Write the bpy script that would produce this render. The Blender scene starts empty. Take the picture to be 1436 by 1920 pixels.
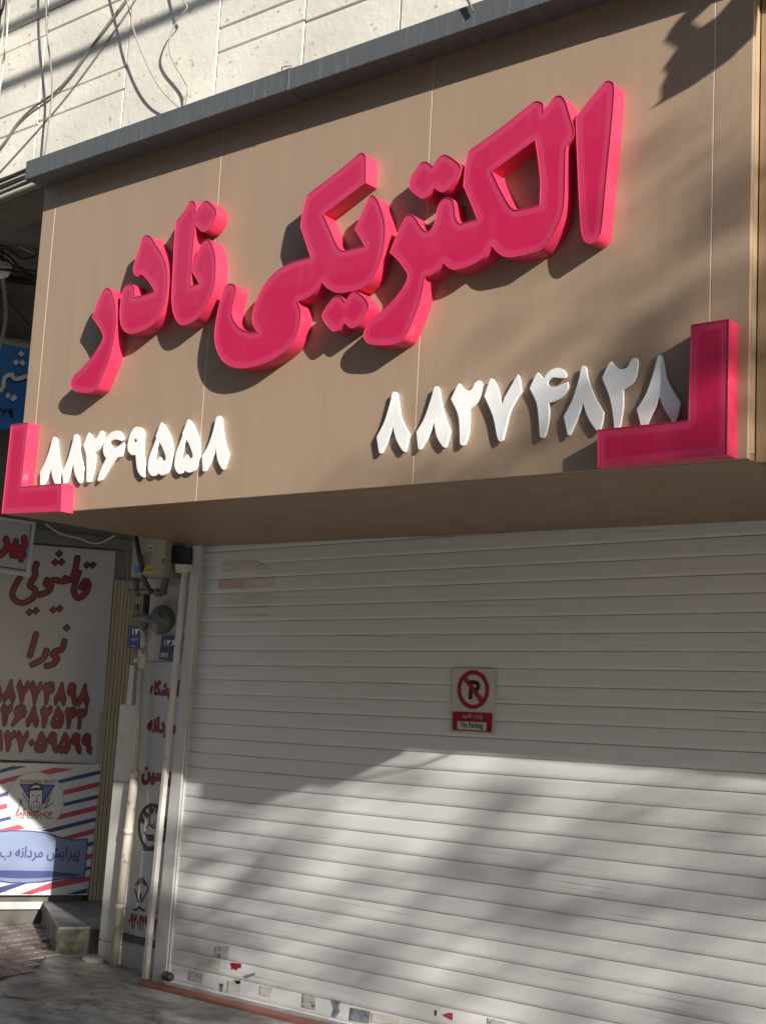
import bpy, bmesh, math, random
from mathutils import Vector, Matrix
from mathutils.geometry import delaunay_2d_cdt
random.seed(7)
scene = bpy.context.scene
COL = scene.collection
rad = math.radians

# ------------------------------------------------------------------ camera
CAM_H = 1.505
FPX, CX, CY, PW, PH = 2480.03, 718.0, 960.0, 1436.0, 1920.0      # focal length / centre of the photograph in its pixels
R0 = Vector((0.77572386, 0.62885798, 0.05282179))                # camera right
R1 = Vector((-0.04867767, 0.1430776, -0.98851367))               # camera down
R2 = Vector((-0.62919233, 0.7642424, 0.14160005))                # camera forward
cam = bpy.data.cameras.new('camera')
cam.sensor_fit = 'HORIZONTAL'; cam.sensor_width = 36.0
cam.lens = 36.0 * FPX / PW
cam.clip_start = 0.05; cam.clip_end = 3000
camo = bpy.data.objects.new('camera', cam); COL.objects.link(camo)
camo.matrix_world = Matrix(((R0.x, -R1.x, -R2.x, 0), (R0.y, -R1.y, -R2.y, 0), (R0.z, -R1.z, -R2.z, CAM_H), (0, 0, 0, 1)))
scene.camera = camo

# ------------------------------------------------------------------ sky, sun, exposure
SUN = Vector((-2.41, 1.0, -1.05)).normalized()                    # direction the sunlight travels
elev = math.asin(-SUN.z)
world = bpy.data.worlds.new('World'); scene.world = world; world.use_nodes = True
wn = world.node_tree; wn.nodes.clear()
sky = wn.nodes.new('ShaderNodeTexSky'); sky.sky_type = 'NISHITA'; sky.sun_disc = False
sky.sun_elevation = elev
sky.sun_rotation = math.atan2(-SUN.x, -SUN.y)
sky.air_density = 1.0; sky.dust_density = 1.0; sky.ozone_density = 1.0
bg = wn.nodes.new('ShaderNodeBackground'); bg.inputs['Strength'].default_value = 0.072
wo = wn.nodes.new('ShaderNodeOutputWorld')
wn.links.new(sky.outputs[0], bg.inputs[0]); wn.links.new(bg.outputs[0], wo.inputs[0])
sl = bpy.data.lights.new('sun', 'SUN'); sl.energy = 5.0; sl.angle = rad(0.53); sl.color = (1.0, 0.955, 0.885)
so = bpy.data.objects.new('sun', sl); COL.objects.link(so)
so.rotation_euler = SUN.to_track_quat('-Z', 'Y').to_euler(); so.location = (20, -10, 14)
scene.view_settings.view_transform = 'Standard'; scene.view_settings.look = 'None'
scene.view_settings.exposure = 0.80; scene.view_settings.gamma = 1.0
scene.render.engine = 'CYCLES'
scene.cycles.max_bounces = 8; scene.cycles.diffuse_bounces = 4; scene.cycles.glossy_bounces = 3
scene.cycles.use_denoising = True

# ------------------------------------------------------------------ survey helpers
D1 = 3.6886            # distance of the fascia plane from the camera
D2 = 4.8874            # distance of the shutter plane
def ray(x, y):
    a = (x - CX) / FPX; b = (y - CY) / FPX
    return R0 * a + R1 * b + R2
class Plane:
    """A vertical plane: p0 a point on it, n its normal towards the street."""
    def __init__(s, p0, n):
        s.p0 = Vector(p0); s.n = Vector(n).normalized(); s.u = Vector((-s.n.y, s.n.x, 0)).normalized()
        if s.u.x < 0 and abs(s.n.x) < 0.5: s.u = -s.u
    def at(s, x, y, off=0.0):
        d = ray(x, y); c = Vector((0, 0, CAM_H))
        t = ((s.p0 + s.n * off - c).dot(s.n)) / d.dot(s.n)
        return c + d * t
    def uv(s, x, y, off=0.0):
        p = s.at(x, y, off) - s.p0
        return p.dot(s.u), p.z + s.p0.z
    def pt(s, u, v, off=0.0):
        q = s.p0 + s.u * u + s.n * off
        return Vector((q.x, q.y, v))
FACE = Plane((0, D1, 0), (0, -1, 0))
SHUT = Plane((0, D2, 0), (0, -1, 0))
WALLP = Plane((0, D1 + 0.10, 0), (0, -1, 0))
OBL = Plane((-7.0, 5.36, 0), (0.876, -0.483, 0))
OBL.u = Vector((0.483, 0.876, 0)).normalized()

# ------------------------------------------------------------------ object helpers
def wloc(o):
    v = Vector((0, 0, 0))
    while o is not None:
        v = v + o.location; o = o.parent
    return v
def tag(o, label=None, cat=None, group=None, kind=None):
    if label: o['label'] = label
    if cat: o['category'] = cat
    if group: o['group'] = group
    if kind: o['kind'] = kind
    return o
def thing(name, loc, label, cat, group=None):
    o = bpy.data.objects.new(name, None); COL.objects.link(o); o.location = loc; o.empty_display_size = 0.1
    return tag(o, label, cat, group)
def mk(name, verts, faces, m, parent=None, smooth=False, at=None):
    """World-space verts -> one mesh object (a child keeps its place under its parent)."""
    base = wloc(parent) if parent else Vector((0, 0, 0))
    loc = Vector(at) - base if at is not None else Vector((0, 0, 0))
    off = base + loc
    me = bpy.data.meshes.new(name)
    me.from_pydata([tuple(Vector(v) - off) for v in verts], [], faces)
    if m is not None:
        for q in (m if isinstance(m, (list, tuple)) else [m]): me.materials.append(q)
    if smooth:
        for p in me.polygons: p.use_smooth = True
    o = bpy.data.objects.new(name, me); COL.objects.link(o); o.parent = parent; o.location = loc
    me.update()
    return o
def fixn(o):
    bm = bmesh.new(); bm.from_mesh(o.data); bmesh.ops.recalc_face_normals(bm, faces=bm.faces); bm.to_mesh(o.data); bm.free()
    return o
def bevel(o, w, seg=2):
    b = o.modifiers.new('bevel', 'BEVEL'); b.width = w; b.segments = seg; b.limit_method = 'ANGLE'; b.angle_limit = rad(40)
    return o
def box(name, x0, x1, y0, y1, z0, z1, m, parent=None, bev=0.0):
    v = [(x0, y0, z0), (x1, y0, z0), (x1, y1, z0), (x0, y1, z0), (x0, y0, z1), (x1, y0, z1), (x1, y1, z1), (x0, y1, z1)]
    f = [(0, 3, 2, 1), (4, 5, 6, 7), (0, 1, 5, 4), (1, 2, 6, 5), (2, 3, 7, 6), (3, 0, 4, 7)]
    c = ((x0 + x1) / 2, (y0 + y1) / 2, z0)
    o = mk(name, v, f, m, parent, at=c)
    return bevel(o, bev) if bev else o
def prism(name, pts, nrm, depth, m, parent=None, bev=0.0):
    """Outline (world points on the front) extruded backwards along -nrm."""
    n = len(pts); nrm = Vector(nrm)
    v = list(pts) + [Vector(p) - nrm * depth for p in pts]
    f = [tuple(range(n)), tuple(range(2 * n - 1, n - 1, -1))] + [(i, i + n, (i + 1) % n + n, (i + 1) % n) for i in range(n)]
    o = fixn(mk(name, v, f, m, parent, at=pts[0]))
    return bevel(o, bev) if bev else o
def pprism(name, plane, px, off, depth, m, parent=None, bev=0.0):
    return prism(name, [plane.at(x, y, off) for x, y in px], plane.n, depth, m, parent, bev)
def flat(name, plane, px, off, m, parent=None):
    pts = [plane.at(x, y, off) for x, y in px]
    o = mk(name, pts, [tuple(range(len(pts)))], m, parent, at=pts[0])
    return o
def smooth_path(pts, n=8, closed=False):
    P = [Vector(p) for p in pts]; out = []
    N = len(P); rng = range(N if closed else N - 1)
    for i in rng:
        p0 = P[(i - 1) % N] if closed or i > 0 else P[i]; p1 = P[i]; p2 = P[(i + 1) % N]
        p3 = P[(i + 2) % N] if closed or i + 2 < N else p2
        for k in range(n):
            t = k / n
            out.append(0.5 * ((2 * p1) + (p2 - p0) * t + (2 * p0 - 5 * p1 + 4 * p2 - p3) * t * t + (3 * p1 - p0 - 3 * p2 + p3) * t ** 3))
    if not closed: out.append(P[-1])
    return out
def tube_data(path, r, seg=8, cap=True):
    v, f = [], []
    n = len(path); rs = r if isinstance(r, (list, tuple)) else [r] * n
    up = Vector((0.13, 0.27, 0.95))
    for i, p in enumerate(path):
        t = (path[min(i + 1, n - 1)] - path[max(i - 1, 0)]).normalized()
        a = t.cross(up)
        if a.length < 1e-4: a = t.cross(Vector((1, 0, 0)))
        a.normalize(); b = t.cross(a).normalized()
        for k in range(seg):
            an = 2 * math.pi * k / seg
            v.append(p + (a * math.cos(an) + b * math.sin(an)) * rs[i])
    for i in range(n - 1):
        for k in range(seg):
            f.append((i * seg + k, i * seg + (k + 1) % seg, (i + 1) * seg + (k + 1) % seg, (i + 1) * seg + k))
    if cap:
        f.append(tuple(range(seg))); f.append(tuple(range((n - 1) * seg, n * seg)))
    return v, f
def tube(name, path, r, m, parent=None, seg=8):
    v, f = tube_data([Vector(p) for p in path], r, seg)
    return fixn(mk(name, v, f, m, parent, smooth=True, at=path[0]))
def lathe(name, c, axis, prof, m, parent=None, seg=28):
    """prof: (distance along axis, radius)"""
    axis = Vector(axis).normalized(); c = Vector(c)
    a = axis.cross(Vector((0.1, 0.2, 1))).normalized(); b = axis.cross(a)
    v, f = [], []
    for d, r in prof:
        for k in range(seg):
            an = 2 * math.pi * k / seg
            v.append(c + axis * d + (a * math.cos(an) + b * math.sin(an)) * r)
    for i in range(len(prof) - 1):
        for k in range(seg):
            f.append((i * seg + k, i * seg + (k + 1) % seg, (i + 1) * seg + (k + 1) % seg, (i + 1) * seg + k))
    f.append(tuple(range(seg))); f.append(tuple(range((len(prof) - 1) * seg, len(prof) * seg)))
    o = fixn(mk(name, v, f, m, parent, at=c))
    for p in o.data.polygons: p.use_smooth = len(p.vertices) == 4
    return o

# ------------------------------------------------------------------ materials
MATS = {}
def mat(name, col, rough=0.5, metal=0.0, var=0.12, vscale=3.0, stretch=(1, 1, 1), bump=0.0, bscale=80.0, dark=None, dscale=6.0,
        damount=0.0, spec=0.5, coat=0.0, bstretch=(1, 1, 1), dlow=0.5, dhigh=0.72, dstretch=(1, 1, 1), sub=0.0):
    if name in MATS: return MATS[name]
    m = bpy.data.materials.new(name); m.use_nodes = True; MATS[name] = m
    nt = m.node_tree; N = nt.nodes; L = nt.links
    b = N['Principled BSDF']
    geo = N.new('ShaderNodeNewGeometry')
    def coords(st):
        mp = N.new('ShaderNodeMapping'); mp.inputs['Scale'].default_value = st
        L.new(geo.outputs['Position'], mp.inputs['Vector']); return mp.outputs[0]
    def noise(sc, st, det=5.0, ro=0.55):
        t = N.new('ShaderNodeTexNoise'); t.inputs['Scale'].default_value = sc; t.inputs['Detail'].default_value = det
        t.inputs['Roughness'].default_value = ro; L.new(coords(st), t.inputs['Vector']); return t.outputs['Fac']
    c = col + (1,)
    mr = N.new('ShaderNodeMapRange'); mr.inputs['From Min'].default_value = 0.25; mr.inputs['From Max'].default_value = 0.75
    mr.inputs['To Min'].default_value = 1 - var; mr.inputs['To Max'].default_value = 1 + var
    L.new(noise(vscale, stretch), mr.inputs['Value'])
    hs = N.new('ShaderNodeHueSaturation'); hs.inputs['Color'].default_value = c; L.new(mr.outputs[0], hs.inputs['Value'])
    out = hs.outputs[0]
    if dark:
        rp = N.new('ShaderNodeMapRange'); rp.inputs['From Min'].default_value = dlow; rp.inputs['From Max'].default_value = dhigh
        rp.inputs['To Max'].default_value = damount; rp.interpolation_type = 'SMOOTHSTEP'
        L.new(noise(dscale, dstretch, 8.0, 0.65), rp.inputs['Value'])
        mx = N.new('ShaderNodeMix'); mx.data_type = 'RGBA'; L.new(rp.outputs[0], mx.inputs[0]); L.new(out, mx.inputs[6])
        mx.inputs[7].default_value = dark + (1,); out = mx.outputs[2]
    L.new(out, b.inputs['Base Color'])
    rr = N.new('ShaderNodeMapRange'); rr.inputs['To Min'].default_value = max(0.02, rough - 0.12); rr.inputs['To Max'].default_value = min(1, rough + 0.12)
    L.new(noise(vscale * 4, stretch), rr.inputs['Value']); L.new(rr.outputs[0], b.inputs['Roughness'])
    b.inputs['Metallic'].default_value = metal; b.inputs['Specular IOR Level'].default_value = spec
    b.inputs['Coat Weight'].default_value = coat; b.inputs['Coat Roughness'].default_value = 0.04
    if sub:
        b.inputs['Subsurface Weight'].default_value = sub; b.inputs['Subsurface Scale'].default_value = 0.02
    if bump:
        bp = N.new('ShaderNodeBump'); bp.inputs['Strength'].default_value = bump; bp.inputs['Distance'].default_value = 0.01
        L.new(noise(bscale, bstretch, 6.0, 0.6), bp.inputs['Height']); L.new(bp.outputs[0], b.inputs['Normal'])
    return m
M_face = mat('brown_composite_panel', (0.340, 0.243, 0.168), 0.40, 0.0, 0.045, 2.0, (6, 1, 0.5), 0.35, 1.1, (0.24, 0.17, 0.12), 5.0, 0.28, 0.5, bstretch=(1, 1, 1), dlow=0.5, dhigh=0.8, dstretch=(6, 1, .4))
M_face_gold = mat('ochre_composite_panel', (0.34, 0.235, 0.14), 0.45, 0.0, 0.08, 2.0, (6, 1, 0.5))
M_seam = mat('seam_sealant', (0.72, 0.60, 0.50), 0.5, 0.0, 0.05)
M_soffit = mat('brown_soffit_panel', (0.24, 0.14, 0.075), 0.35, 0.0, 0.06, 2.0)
M_canopy = mat('weathered_grey_flashing', (0.105, 0.112, 0.115), 0.5, 0.1, 0.14, 7.0, (6, 1, 0.5), 0.03, 40, (0.24, 0.24, 0.23), 12.0, 0.4, dstretch=(6, 1, 0.5))
M_white = mat('white_acrylic', (0.88, 0.88, 0.87), 0.3, 0.0, 0.01, 3.0, dark=(0.74, 0.71, 0.66), dscale=5, damount=0.25, dlow=0.55, dhigh=0.8)
M_side = mat('pink_letter_side', (0.58, 0.030, 0.080), 0.42, 0.0, 0.10, 9.0, (1, 1, 2), 0.03, 60, (0.62, 0.36, 0.30), 9.0, 0.65, dlow=0.60, dhigh=0.85)
M_stone = mat('travertine', (0.75, 0.71, 0.62), 0.75, 0.0, 0.16, 1.8, (1, 1, 1.6), 0.25, 30, (0.38, 0.33, 0.25), 17.0, 0.9, dlow=0.625, dhigh=0.67, dstretch=(1, 1, 1.3))
M_joint = mat('stone_joint', (0.17, 0.15, 0.11), 0.9, 0.0, 0.2, 8.0)
M_slat = mat('grey_shutter_slat', (0.735, 0.73, 0.72), 0.40, 0.0, 0.04, 2.0, (0.5, 1, 10), 0.04, 7, (0.17, 0.14, 0.115), 2.6, 0.65, bstretch=(.6, 1, 2), dlow=0.625, dhigh=0.70, dstretch=(0.45, 1, 46))
M_rail = mat('aluminium_rail', (0.56, 0.555, 0.54), 0.42, 0.1, 0.10, 3.0, (4, 4, .5), 0.02, 60, (0.26, 0.23, 0.19), 6.0, 0.4, dstretch=(3, 3, .8))
M_black = mat('black_rubber', (0.018, 0.018, 0.018), 0.6, 0.0, 0.2)
M_dark = mat('dark_void', (0.03, 0.027, 0.024), 0.9, 0.0, 0.3)
M_postw = mat('white_post_paint', (0.62, 0.61, 0.57), 0.45, 0.0, 0.08, 4.0, dark=(0.33, 0.29, 0.24), dscale=12, damount=0.5)
M_concrete = mat('concrete', (0.33, 0.315, 0.285), 0.9, 0.0, 0.30, 4.0, (1, 2.2, 1), 0.8, 45, (0.11, 0.105, 0.095), 3.4, 0.8, dlow=0.42, dhigh=0.68, dstretch=(1, 1.8, 1))
M_cwall = mat('grey_wall_plaster', (0.15, 0.138, 0.122), 0.9, 0.0, 0.25, 1.5, (1, 1, 1), 0.3, 30, (0.08, 0.07, 0.06), 2.5, 0.7)
M_marble = mat('marble_facing', (0.60, 0.58, 0.54), 0.5, 0.0, 0.10, 2.5, dark=(0.36, 0.34, 0.31), dscale=4, damount=0.5)
M_cream = mat('cream_pipe_paint', (0.60, 0.56, 0.46), 0.5, 0.0, 0.12, 6.0, (2, 2, 1), 0.25, 60, dark=(0.20, 0.15, 0.10), dscale=13, damount=0.85, dlow=0.60, dhigh=0.68)
M_wood = mat('ribbed_jamb', (0.36, 0.285, 0.18), 0.6, 0.0, 0.15, 4.0, (6, 6, .4), 0.1, 40, bstretch=(4, 4, .3))
M_panelw = mat('white_printed_panel', (0.42, 0.395, 0.38), 0.4, 0.0, 0.05, 2.0, dark=(0.42, 0.38, 0.34), dscale=2.0, damount=0.5)
M_panelw2 = mat('white_barber_panel', (0.55, 0.545, 0.535), 0.35, 0.0, 0.04, 2.0)
M_red = mat('red_print', (0.33, 0.010, 0.026), 0.4, 0.0, 0.06)
M_maroon = mat('maroon_print', (0.20, 0.008, 0.018), 0.4, 0.0, 0.06)
M_redp = mat('barber_red_print', (0.42, 0.045, 0.075), 0.4, 0.0, 0.06)
M_blackp = mat('black_print', (0.02, 0.015, 0.018), 0.45, 0.0, 0.1)
M_navy = mat('navy_print', (0.035, 0.045, 0.17), 0.4, 0.0, 0.08)
M_plaque = mat('plaque_blue_print', (0.17, 0.215, 0.33), 0.4, 0.0, 0.08, 1.5, (.4, .4, 10))
M_blue = mat('blue_sign', (0.025, 0.22, 0.62), 0.35, 0.0, 0.15, 3.0)
M_plate = mat('navy_enamel', (0.012, 0.03, 0.16), 0.3, 0.0, 0.1)
M_metal = mat('dull_grey_metal', (0.15, 0.15, 0.145), 0.5, 0.4, 0.3, 8.0, bump=0.15, bscale=60)
M_box = mat('cream_cabinet', (0.34, 0.31, 0.22), 0.5, 0.0, 0.1, 5.0)
M_yellow = mat('yellow_sticker', (0.62, 0.46, 0.03), 0.5)
M_sblue = mat('blue_sticker', (0.03, 0.20, 0.45), 0.5)
M_green = mat('green_sticker', (0.04, 0.22, 0.12), 0.5)
M_cablek = mat('black_cable', (0.03, 0.028, 0.026), 0.5, 0.0, 0.2)
M_cablew = mat('pale_cable', (0.45, 0.42, 0.36), 0.5, 0.0, 0.1)
M_cablet = mat('tan_cable', (0.30, 0.27, 0.22), 0.55, 0.0, 0.15)
M_cableg = mat('grey_cable', (0.20, 0.18, 0.16), 0.55, 0.0, 0.15)
M_redpaint = mat('worn_red_paint', (0.25, 0.09, 0.068), 0.6, 0.0, 0.2, 6.0, (.6, 3, 3), 0.2, 50, (0.22, 0.18, 0.15), 9.0, 0.7)
M_paver = mat('pink_grey_paver', (0.24, 0.19, 0.175), 0.85, 0.0, 0.3, 2.2, bump=0.5, bscale=90, dark=(0.11, 0.10, 0.09), dscale=4, damount=0.6)
M_grout = mat('dark_grout', (0.10, 0.085, 0.075), 0.95, 0.0, 0.2)
M_leaf = mat('leaf', (0.07, 0.11, 0.03), 0.5, 0.0, 0.3, 1.5)
M_bark = mat('bark', (0.09, 0.07, 0.05), 0.9, 0.0, 0.3, 6.0, (1, 1, .3), 0.6, 30)
M_paper = mat('sticker_paper', (0.60, 0.585, 0.565), 0.4, 0.0, 0.04)
M_residue = mat('pale_poster_residue', (0.70, 0.66, 0.60), 0.45, 0.0, 0.2, 18.0, (.4, 1, 6), dark=(0.55, 0.52, 0.48), dscale=14, damount=0.8, dlow=0.42, dhigh=0.6, dstretch=(.6, 1, 4))
M_respink = mat('pink_poster_residue', (0.60, 0.42, 0.39), 0.5, 0.0, 0.15, 14.0, dark=(0.45, 0.42, 0.39), dscale=18, damount=1.0)
M_scrap = mat('torn_sticker', (0.50, 0.49, 0.47), 0.6, 0.0, 0.1, 40.0, dark=(0.10, 0.10, 0.105), dscale=24, damount=0.9, dlow=0.50, dhigh=0.62, dstretch=(1, 1, 1.5))
M_scrapd = mat('dark_torn_sticker', (0.23, 0.25, 0.29), 0.6, 0.0, 0.2, 40.0, dark=(0.05, 0.055, 0.07), dscale=26, damount=0.9, dlow=0.48, dhigh=0.62)
M_glass = mat('window_glass', (0.05, 0.06, 0.07), 0.08, 0.0, 0.1)
M_bldg = mat('opposite_facade', (0.21, 0.21, 0.215), 0.8, 0.0, 0.12, 0.6)

def letter_face_mat():
    m = bpy.data.materials.new('pink_acrylic_face'); m.use_nodes = True
    nt = m.node_tree; N = nt.nodes; L = nt.links; b = N['Principled BSDF']
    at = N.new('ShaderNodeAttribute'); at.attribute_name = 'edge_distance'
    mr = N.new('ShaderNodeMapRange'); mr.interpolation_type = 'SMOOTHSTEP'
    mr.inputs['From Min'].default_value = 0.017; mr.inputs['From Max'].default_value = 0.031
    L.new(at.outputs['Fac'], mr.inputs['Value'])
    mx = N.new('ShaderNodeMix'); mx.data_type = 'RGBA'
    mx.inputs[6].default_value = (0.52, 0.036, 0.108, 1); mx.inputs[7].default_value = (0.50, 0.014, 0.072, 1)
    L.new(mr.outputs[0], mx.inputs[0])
    geo = N.new('ShaderNodeNewGeometry')
    mp = N.new('ShaderNodeMapping'); mp.inputs['Scale'].default_value = (9, 1, 1.2); L.new(geo.outputs['Position'], mp.inputs['Vector'])
    t = N.new('ShaderNodeTexNoise'); t.inputs['Scale'].default_value = 3.0; t.inputs['Detail'].default_value = 7; L.new(mp.outputs[0], t.inputs['Vector'])
    r2 = N.new('ShaderNodeMapRange'); r2.inputs['From Min'].default_value = 0.52; r2.inputs['From Max'].default_value = 0.85; r2.inputs['To Max'].default_value = 0.07
    L.new(t.outputs['Fac'], r2.inputs['Value'])
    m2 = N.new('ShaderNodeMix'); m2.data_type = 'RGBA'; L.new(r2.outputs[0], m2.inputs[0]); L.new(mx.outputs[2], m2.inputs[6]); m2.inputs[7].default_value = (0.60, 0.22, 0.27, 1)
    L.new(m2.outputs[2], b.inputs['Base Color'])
    b.inputs['Roughness'].default_value = 0.32
    b.inputs['Specular IOR Level'].default_value = 0.25; b.inputs['Coat IOR'].default_value = 1.6; b.inputs['Coat Weight'].default_value = 0.6; b.inputs['Coat Roughness'].default_value = 0.03
    return m
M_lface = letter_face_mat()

def add_cracks(m, scale, width, dark):
    nt = m.node_tree; N = nt.nodes; L = nt.links; b = N['Principled BSDF']
    geo = N.new('ShaderNodeNewGeometry'); nz = N.new('ShaderNodeTexNoise'); nz.inputs['Scale'].default_value = 3.0; nz.inputs['Detail'].default_value = 6
    L.new(geo.outputs['Position'], nz.inputs['Vector'])
    va = N.new('ShaderNodeVectorMath'); va.operation = 'MULTIPLY_ADD'; va.inputs[1].default_value = (.45, .45, .45)
    L.new(nz.outputs['Color'], va.inputs[0]); L.new(geo.outputs['Position'], va.inputs[2])
    vo = N.new('ShaderNodeTexVoronoi'); vo.feature = 'DISTANCE_TO_EDGE'; vo.inputs['Scale'].default_value = scale; L.new(va.outputs[0], vo.inputs['Vector'])
    mr = N.new('ShaderNodeMapRange'); mr.inputs['From Min'].default_value = width * .4; mr.inputs['From Max'].default_value = width; mr.inputs['To Min'].default_value = 0.4; mr.inputs['To Max'].default_value = 0.0
    L.new(vo.outputs['Distance'], mr.inputs['Value'])
    mx = N.new('ShaderNodeMix'); mx.data_type = 'RGBA'; src = b.inputs['Base Color'].links[0].from_socket
    L.new(mr.outputs[0], mx.inputs[0]); L.new(src, mx.inputs[6]); mx.inputs[7].default_value = dark + (1,); L.new(mx.outputs[2], b.inputs['Base Color'])
add_cracks(M_concrete, 0.9, 0.012, (0.05, 0.047, 0.042))
# ------------------------------------------------------------------ ground, pavement
def gz(x, y):
    """Height of the street surface."""
    z = 0.0
    if x > -5.35: z += 0.0145 * (x + 5.35)
    if y < 2.5: z -= 0.03 * min(2.5 - y, 3.5)
    return z
xs = [-400, -120, -40, -20, -12] + [-11 + 0.25 * i for i in range(41)] + [0, 2, 5, 10, 20, 60, 150, 400]
ys = [-400, -100, -30, -12, -6, -3, -1, 0, 1] + [1.5 + 0.25 * i for i in range(18)] + [6.5, 8, 12, 40, 400]
gv, gf = [], []
for yy in ys:
    for xx in xs:
        j = (random.random() - .5) * 0.012 if -9 < xx < -4.5 and 2 < yy < 4.6 else 0
        xc = max(-12, min(12, xx))
        gv.append((xx, yy, gz(xc, yy) + j))
W = len(xs)
for j in range(len(ys) - 1):
    for i in range(W - 1):
        gf.append((j * W + i, j * W + i + 1, (j + 1) * W + i + 1, (j + 1) * W + i))
ground = tag(mk('ground', gv, gf, M_concrete, smooth=True), 'grey stained concrete ground in front of the shops', kind='structure')

M_asphalt = mat('asphalt', (0.055, 0.055, 0.056), 0.9, 0.0, 0.25, 1.0, bump=0.4, bscale=120)
rv = [(-400, -9.0, -0.05), (400, -9.0, -0.05), (400, 0.6, -0.05), (-400, 0.6, -0.05)]
tag(mk('road', [(x, y, 0.02) for x, y, z in rv], [(0, 1, 2, 3)], M_asphalt), 'dark asphalt road behind the photographer', kind='structure')
# ------------------------------------------------------------------ upper stone-clad wall above the sign
YW = D1 + 0.10
wz0 = 2.60 + CAM_H
stone_wall = thing('stone_clad_wall', (-3.6, YW, wz0), 'cream travertine upper wall with grooved slabs above the shop sign', 'wall')
box('wall_core', -13.0, 2.5, YW + 0.032, YW + 0.50, wz0, wz0 + 4.0, M_joint, stone_wall)
rows_z = [0.0, 0.235, 0.352, 0.725, 0.842, 1.21, 1.33, 1.70, 1.82, 2.2, 2.32, 2.7, 2.82, 3.2, 3.32, 3.7, 4.0]
cols_x = [-13.0, -12.2, -11.4, -10.6, -9.8, -9.0, -8.2, -7.4, -6.55, -5.55, -4.868, -4.227, -3.693, -3.167, -2.5, -1.9, -1.2, -0.4, 0.4, 1.2, 2.5]
g = 0.0065
for ci in range(len(cols_x) - 1):
    stag = 0.0 if ci in (10,) else (0.012 if ci % 2 else 0.0)
    for ri in range(len(rows_z) - 1):
        if ri > 9 and ci % 1 == 0 and rows_z[ri] > 2.2: continue
        if ci == 10 and ri in (1, 2, 4): continue        # plain tall slab between the two grooved bays
        z1 = rows_z[ri + 1]
        if ci == 10 and ri in (0,): z1 = rows_z[3]
        if ci == 10 and ri == 3: z1 = rows_z[5]
        pr = random.uniform(-0.003, 0.004)
        box('stone_slab', cols_x[ci] + g / 2, cols_x[ci + 1] - g / 2, YW - pr, YW + 0.03, wz0 + rows_z[ri] + g + (stag if ri else 0), wz0 + z1 - g * .4 + stag, M_stone, stone_wall, 0.0035)
box('slab_field', -13.0, 2.5, YW + 0.002, YW + 0.031, wz0 + 2.33, wz0 + 4.0, M_stone, stone_wall)

# building mass behind: overhang underside and the recessed ground-floor wall
shop = thing('shop_building_front', (-3.6, D2 + 0.1, 0), 'pale recessed shop front wall behind shutter and gas pipe', 'wall')
YB = D2 + 0.10
box('wall_panel', -5.83, -5.20, YB, YB + 0.35, -0.10, 2.55, M_marble, shop)
box('shutter_pier', -1.42, 1.0, YB, YB + 0.35, -0.10, 4.0, M_marble, shop)
box('upper_wall', -5.20, -1.42, YB + 0.06, YB + 0.35, 0.0, 4.1, M_dark, shop)
box('upper_pier', -5.83, -5.20, YB, YB + 0.35, 2.556, 4.1, M_cwall, shop)
box('overhang_slab', -13.0, 2.5, YW + 0.51, 9.0, wz0 + 0.02, wz0 + 0.4, M_cwall, shop)

# ------------------------------------------------------------------ sign box (fascia)
BX0, BX1, BZ0, BZ1 = -5.29, -1.638, 0.778 + CAM_H, 2.41 + CAM_H
sign = thing('shop_sign_box', ((BX0 + BX1) / 2, D1, BZ0), 'wide brown panelled fascia box projecting over the grey roller shutter', 'sign box')
seams = [BX0, -5.19, -4.04, -2.905, -1.766, BX1]
for i in range(5):
    a, b = seams[i], seams[i + 1]
    prism('face_panel', [Vector((a + (0.0018 if i else 0), D1, BZ0)), Vector((b - (0.0018 if i < 4 else 0), D1, BZ0)), Vector((b - (0.0018 if i < 4 else 0), D1, BZ1)), Vector((a + (0.0018 if i else 0), D1, BZ1))],
          (0, -1, 0), 0.02, M_face, sign, 0.0012)
    if 0 < i: box('panel_seam', a - 0.0017, a + 0.0017, D1 + 0.0012, D1 + 0.018, BZ0 + 0.002, BZ1 - 0.002, M_seam, sign)
box('core', BX0 + 0.004, BX1 - 0.004, D1 + 0.0205, D2 - 0.30, BZ0 + 0.022, BZ1 - 0.02, M_dark, sign)
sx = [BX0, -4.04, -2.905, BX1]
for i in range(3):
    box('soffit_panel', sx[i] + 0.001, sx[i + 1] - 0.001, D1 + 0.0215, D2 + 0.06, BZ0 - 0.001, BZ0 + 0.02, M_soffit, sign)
box('side_panel', BX1 - 0.0035, BX1 + 0.0, D1 + 0.0215, D1 + 0.052, BZ0 + 0.021, BZ1 - 0.01, M_face_gold, sign)
box('side_panel', BX0, BX0 + 0.0035, D1 + 0.0215, D2, BZ0 + 0.021, BZ1 - 0.01, M_face, sign)
# stepped cladding continuing to the right of the box
ext = thing('side_cladding', (-1.3, D1 + 0.05, BZ0), 'ochre cladding strip stepping back at the right end of the sign box', 'cladding')
box('front_strip', BX1 + 0.002, BX1 + 0.13, D1 + 0.054, D1 + 0.07, BZ0 - 0.004, BZ1 + 0.3, M_face_gold, ext, 0.002)
box('return_strip', BX1 + 0.114, BX1 + 0.13, D1 + 0.072, D1 + 0.24, BZ0 - 0.004, BZ1 + 0.3, M_face_gold, ext)
box('set_back_panel', BX1 + 0.132, 1.6, D1 + 0.235, D1 + 0.255, BZ0 + 0.02, BZ1 + 0.3, M_face_gold, ext)
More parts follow.
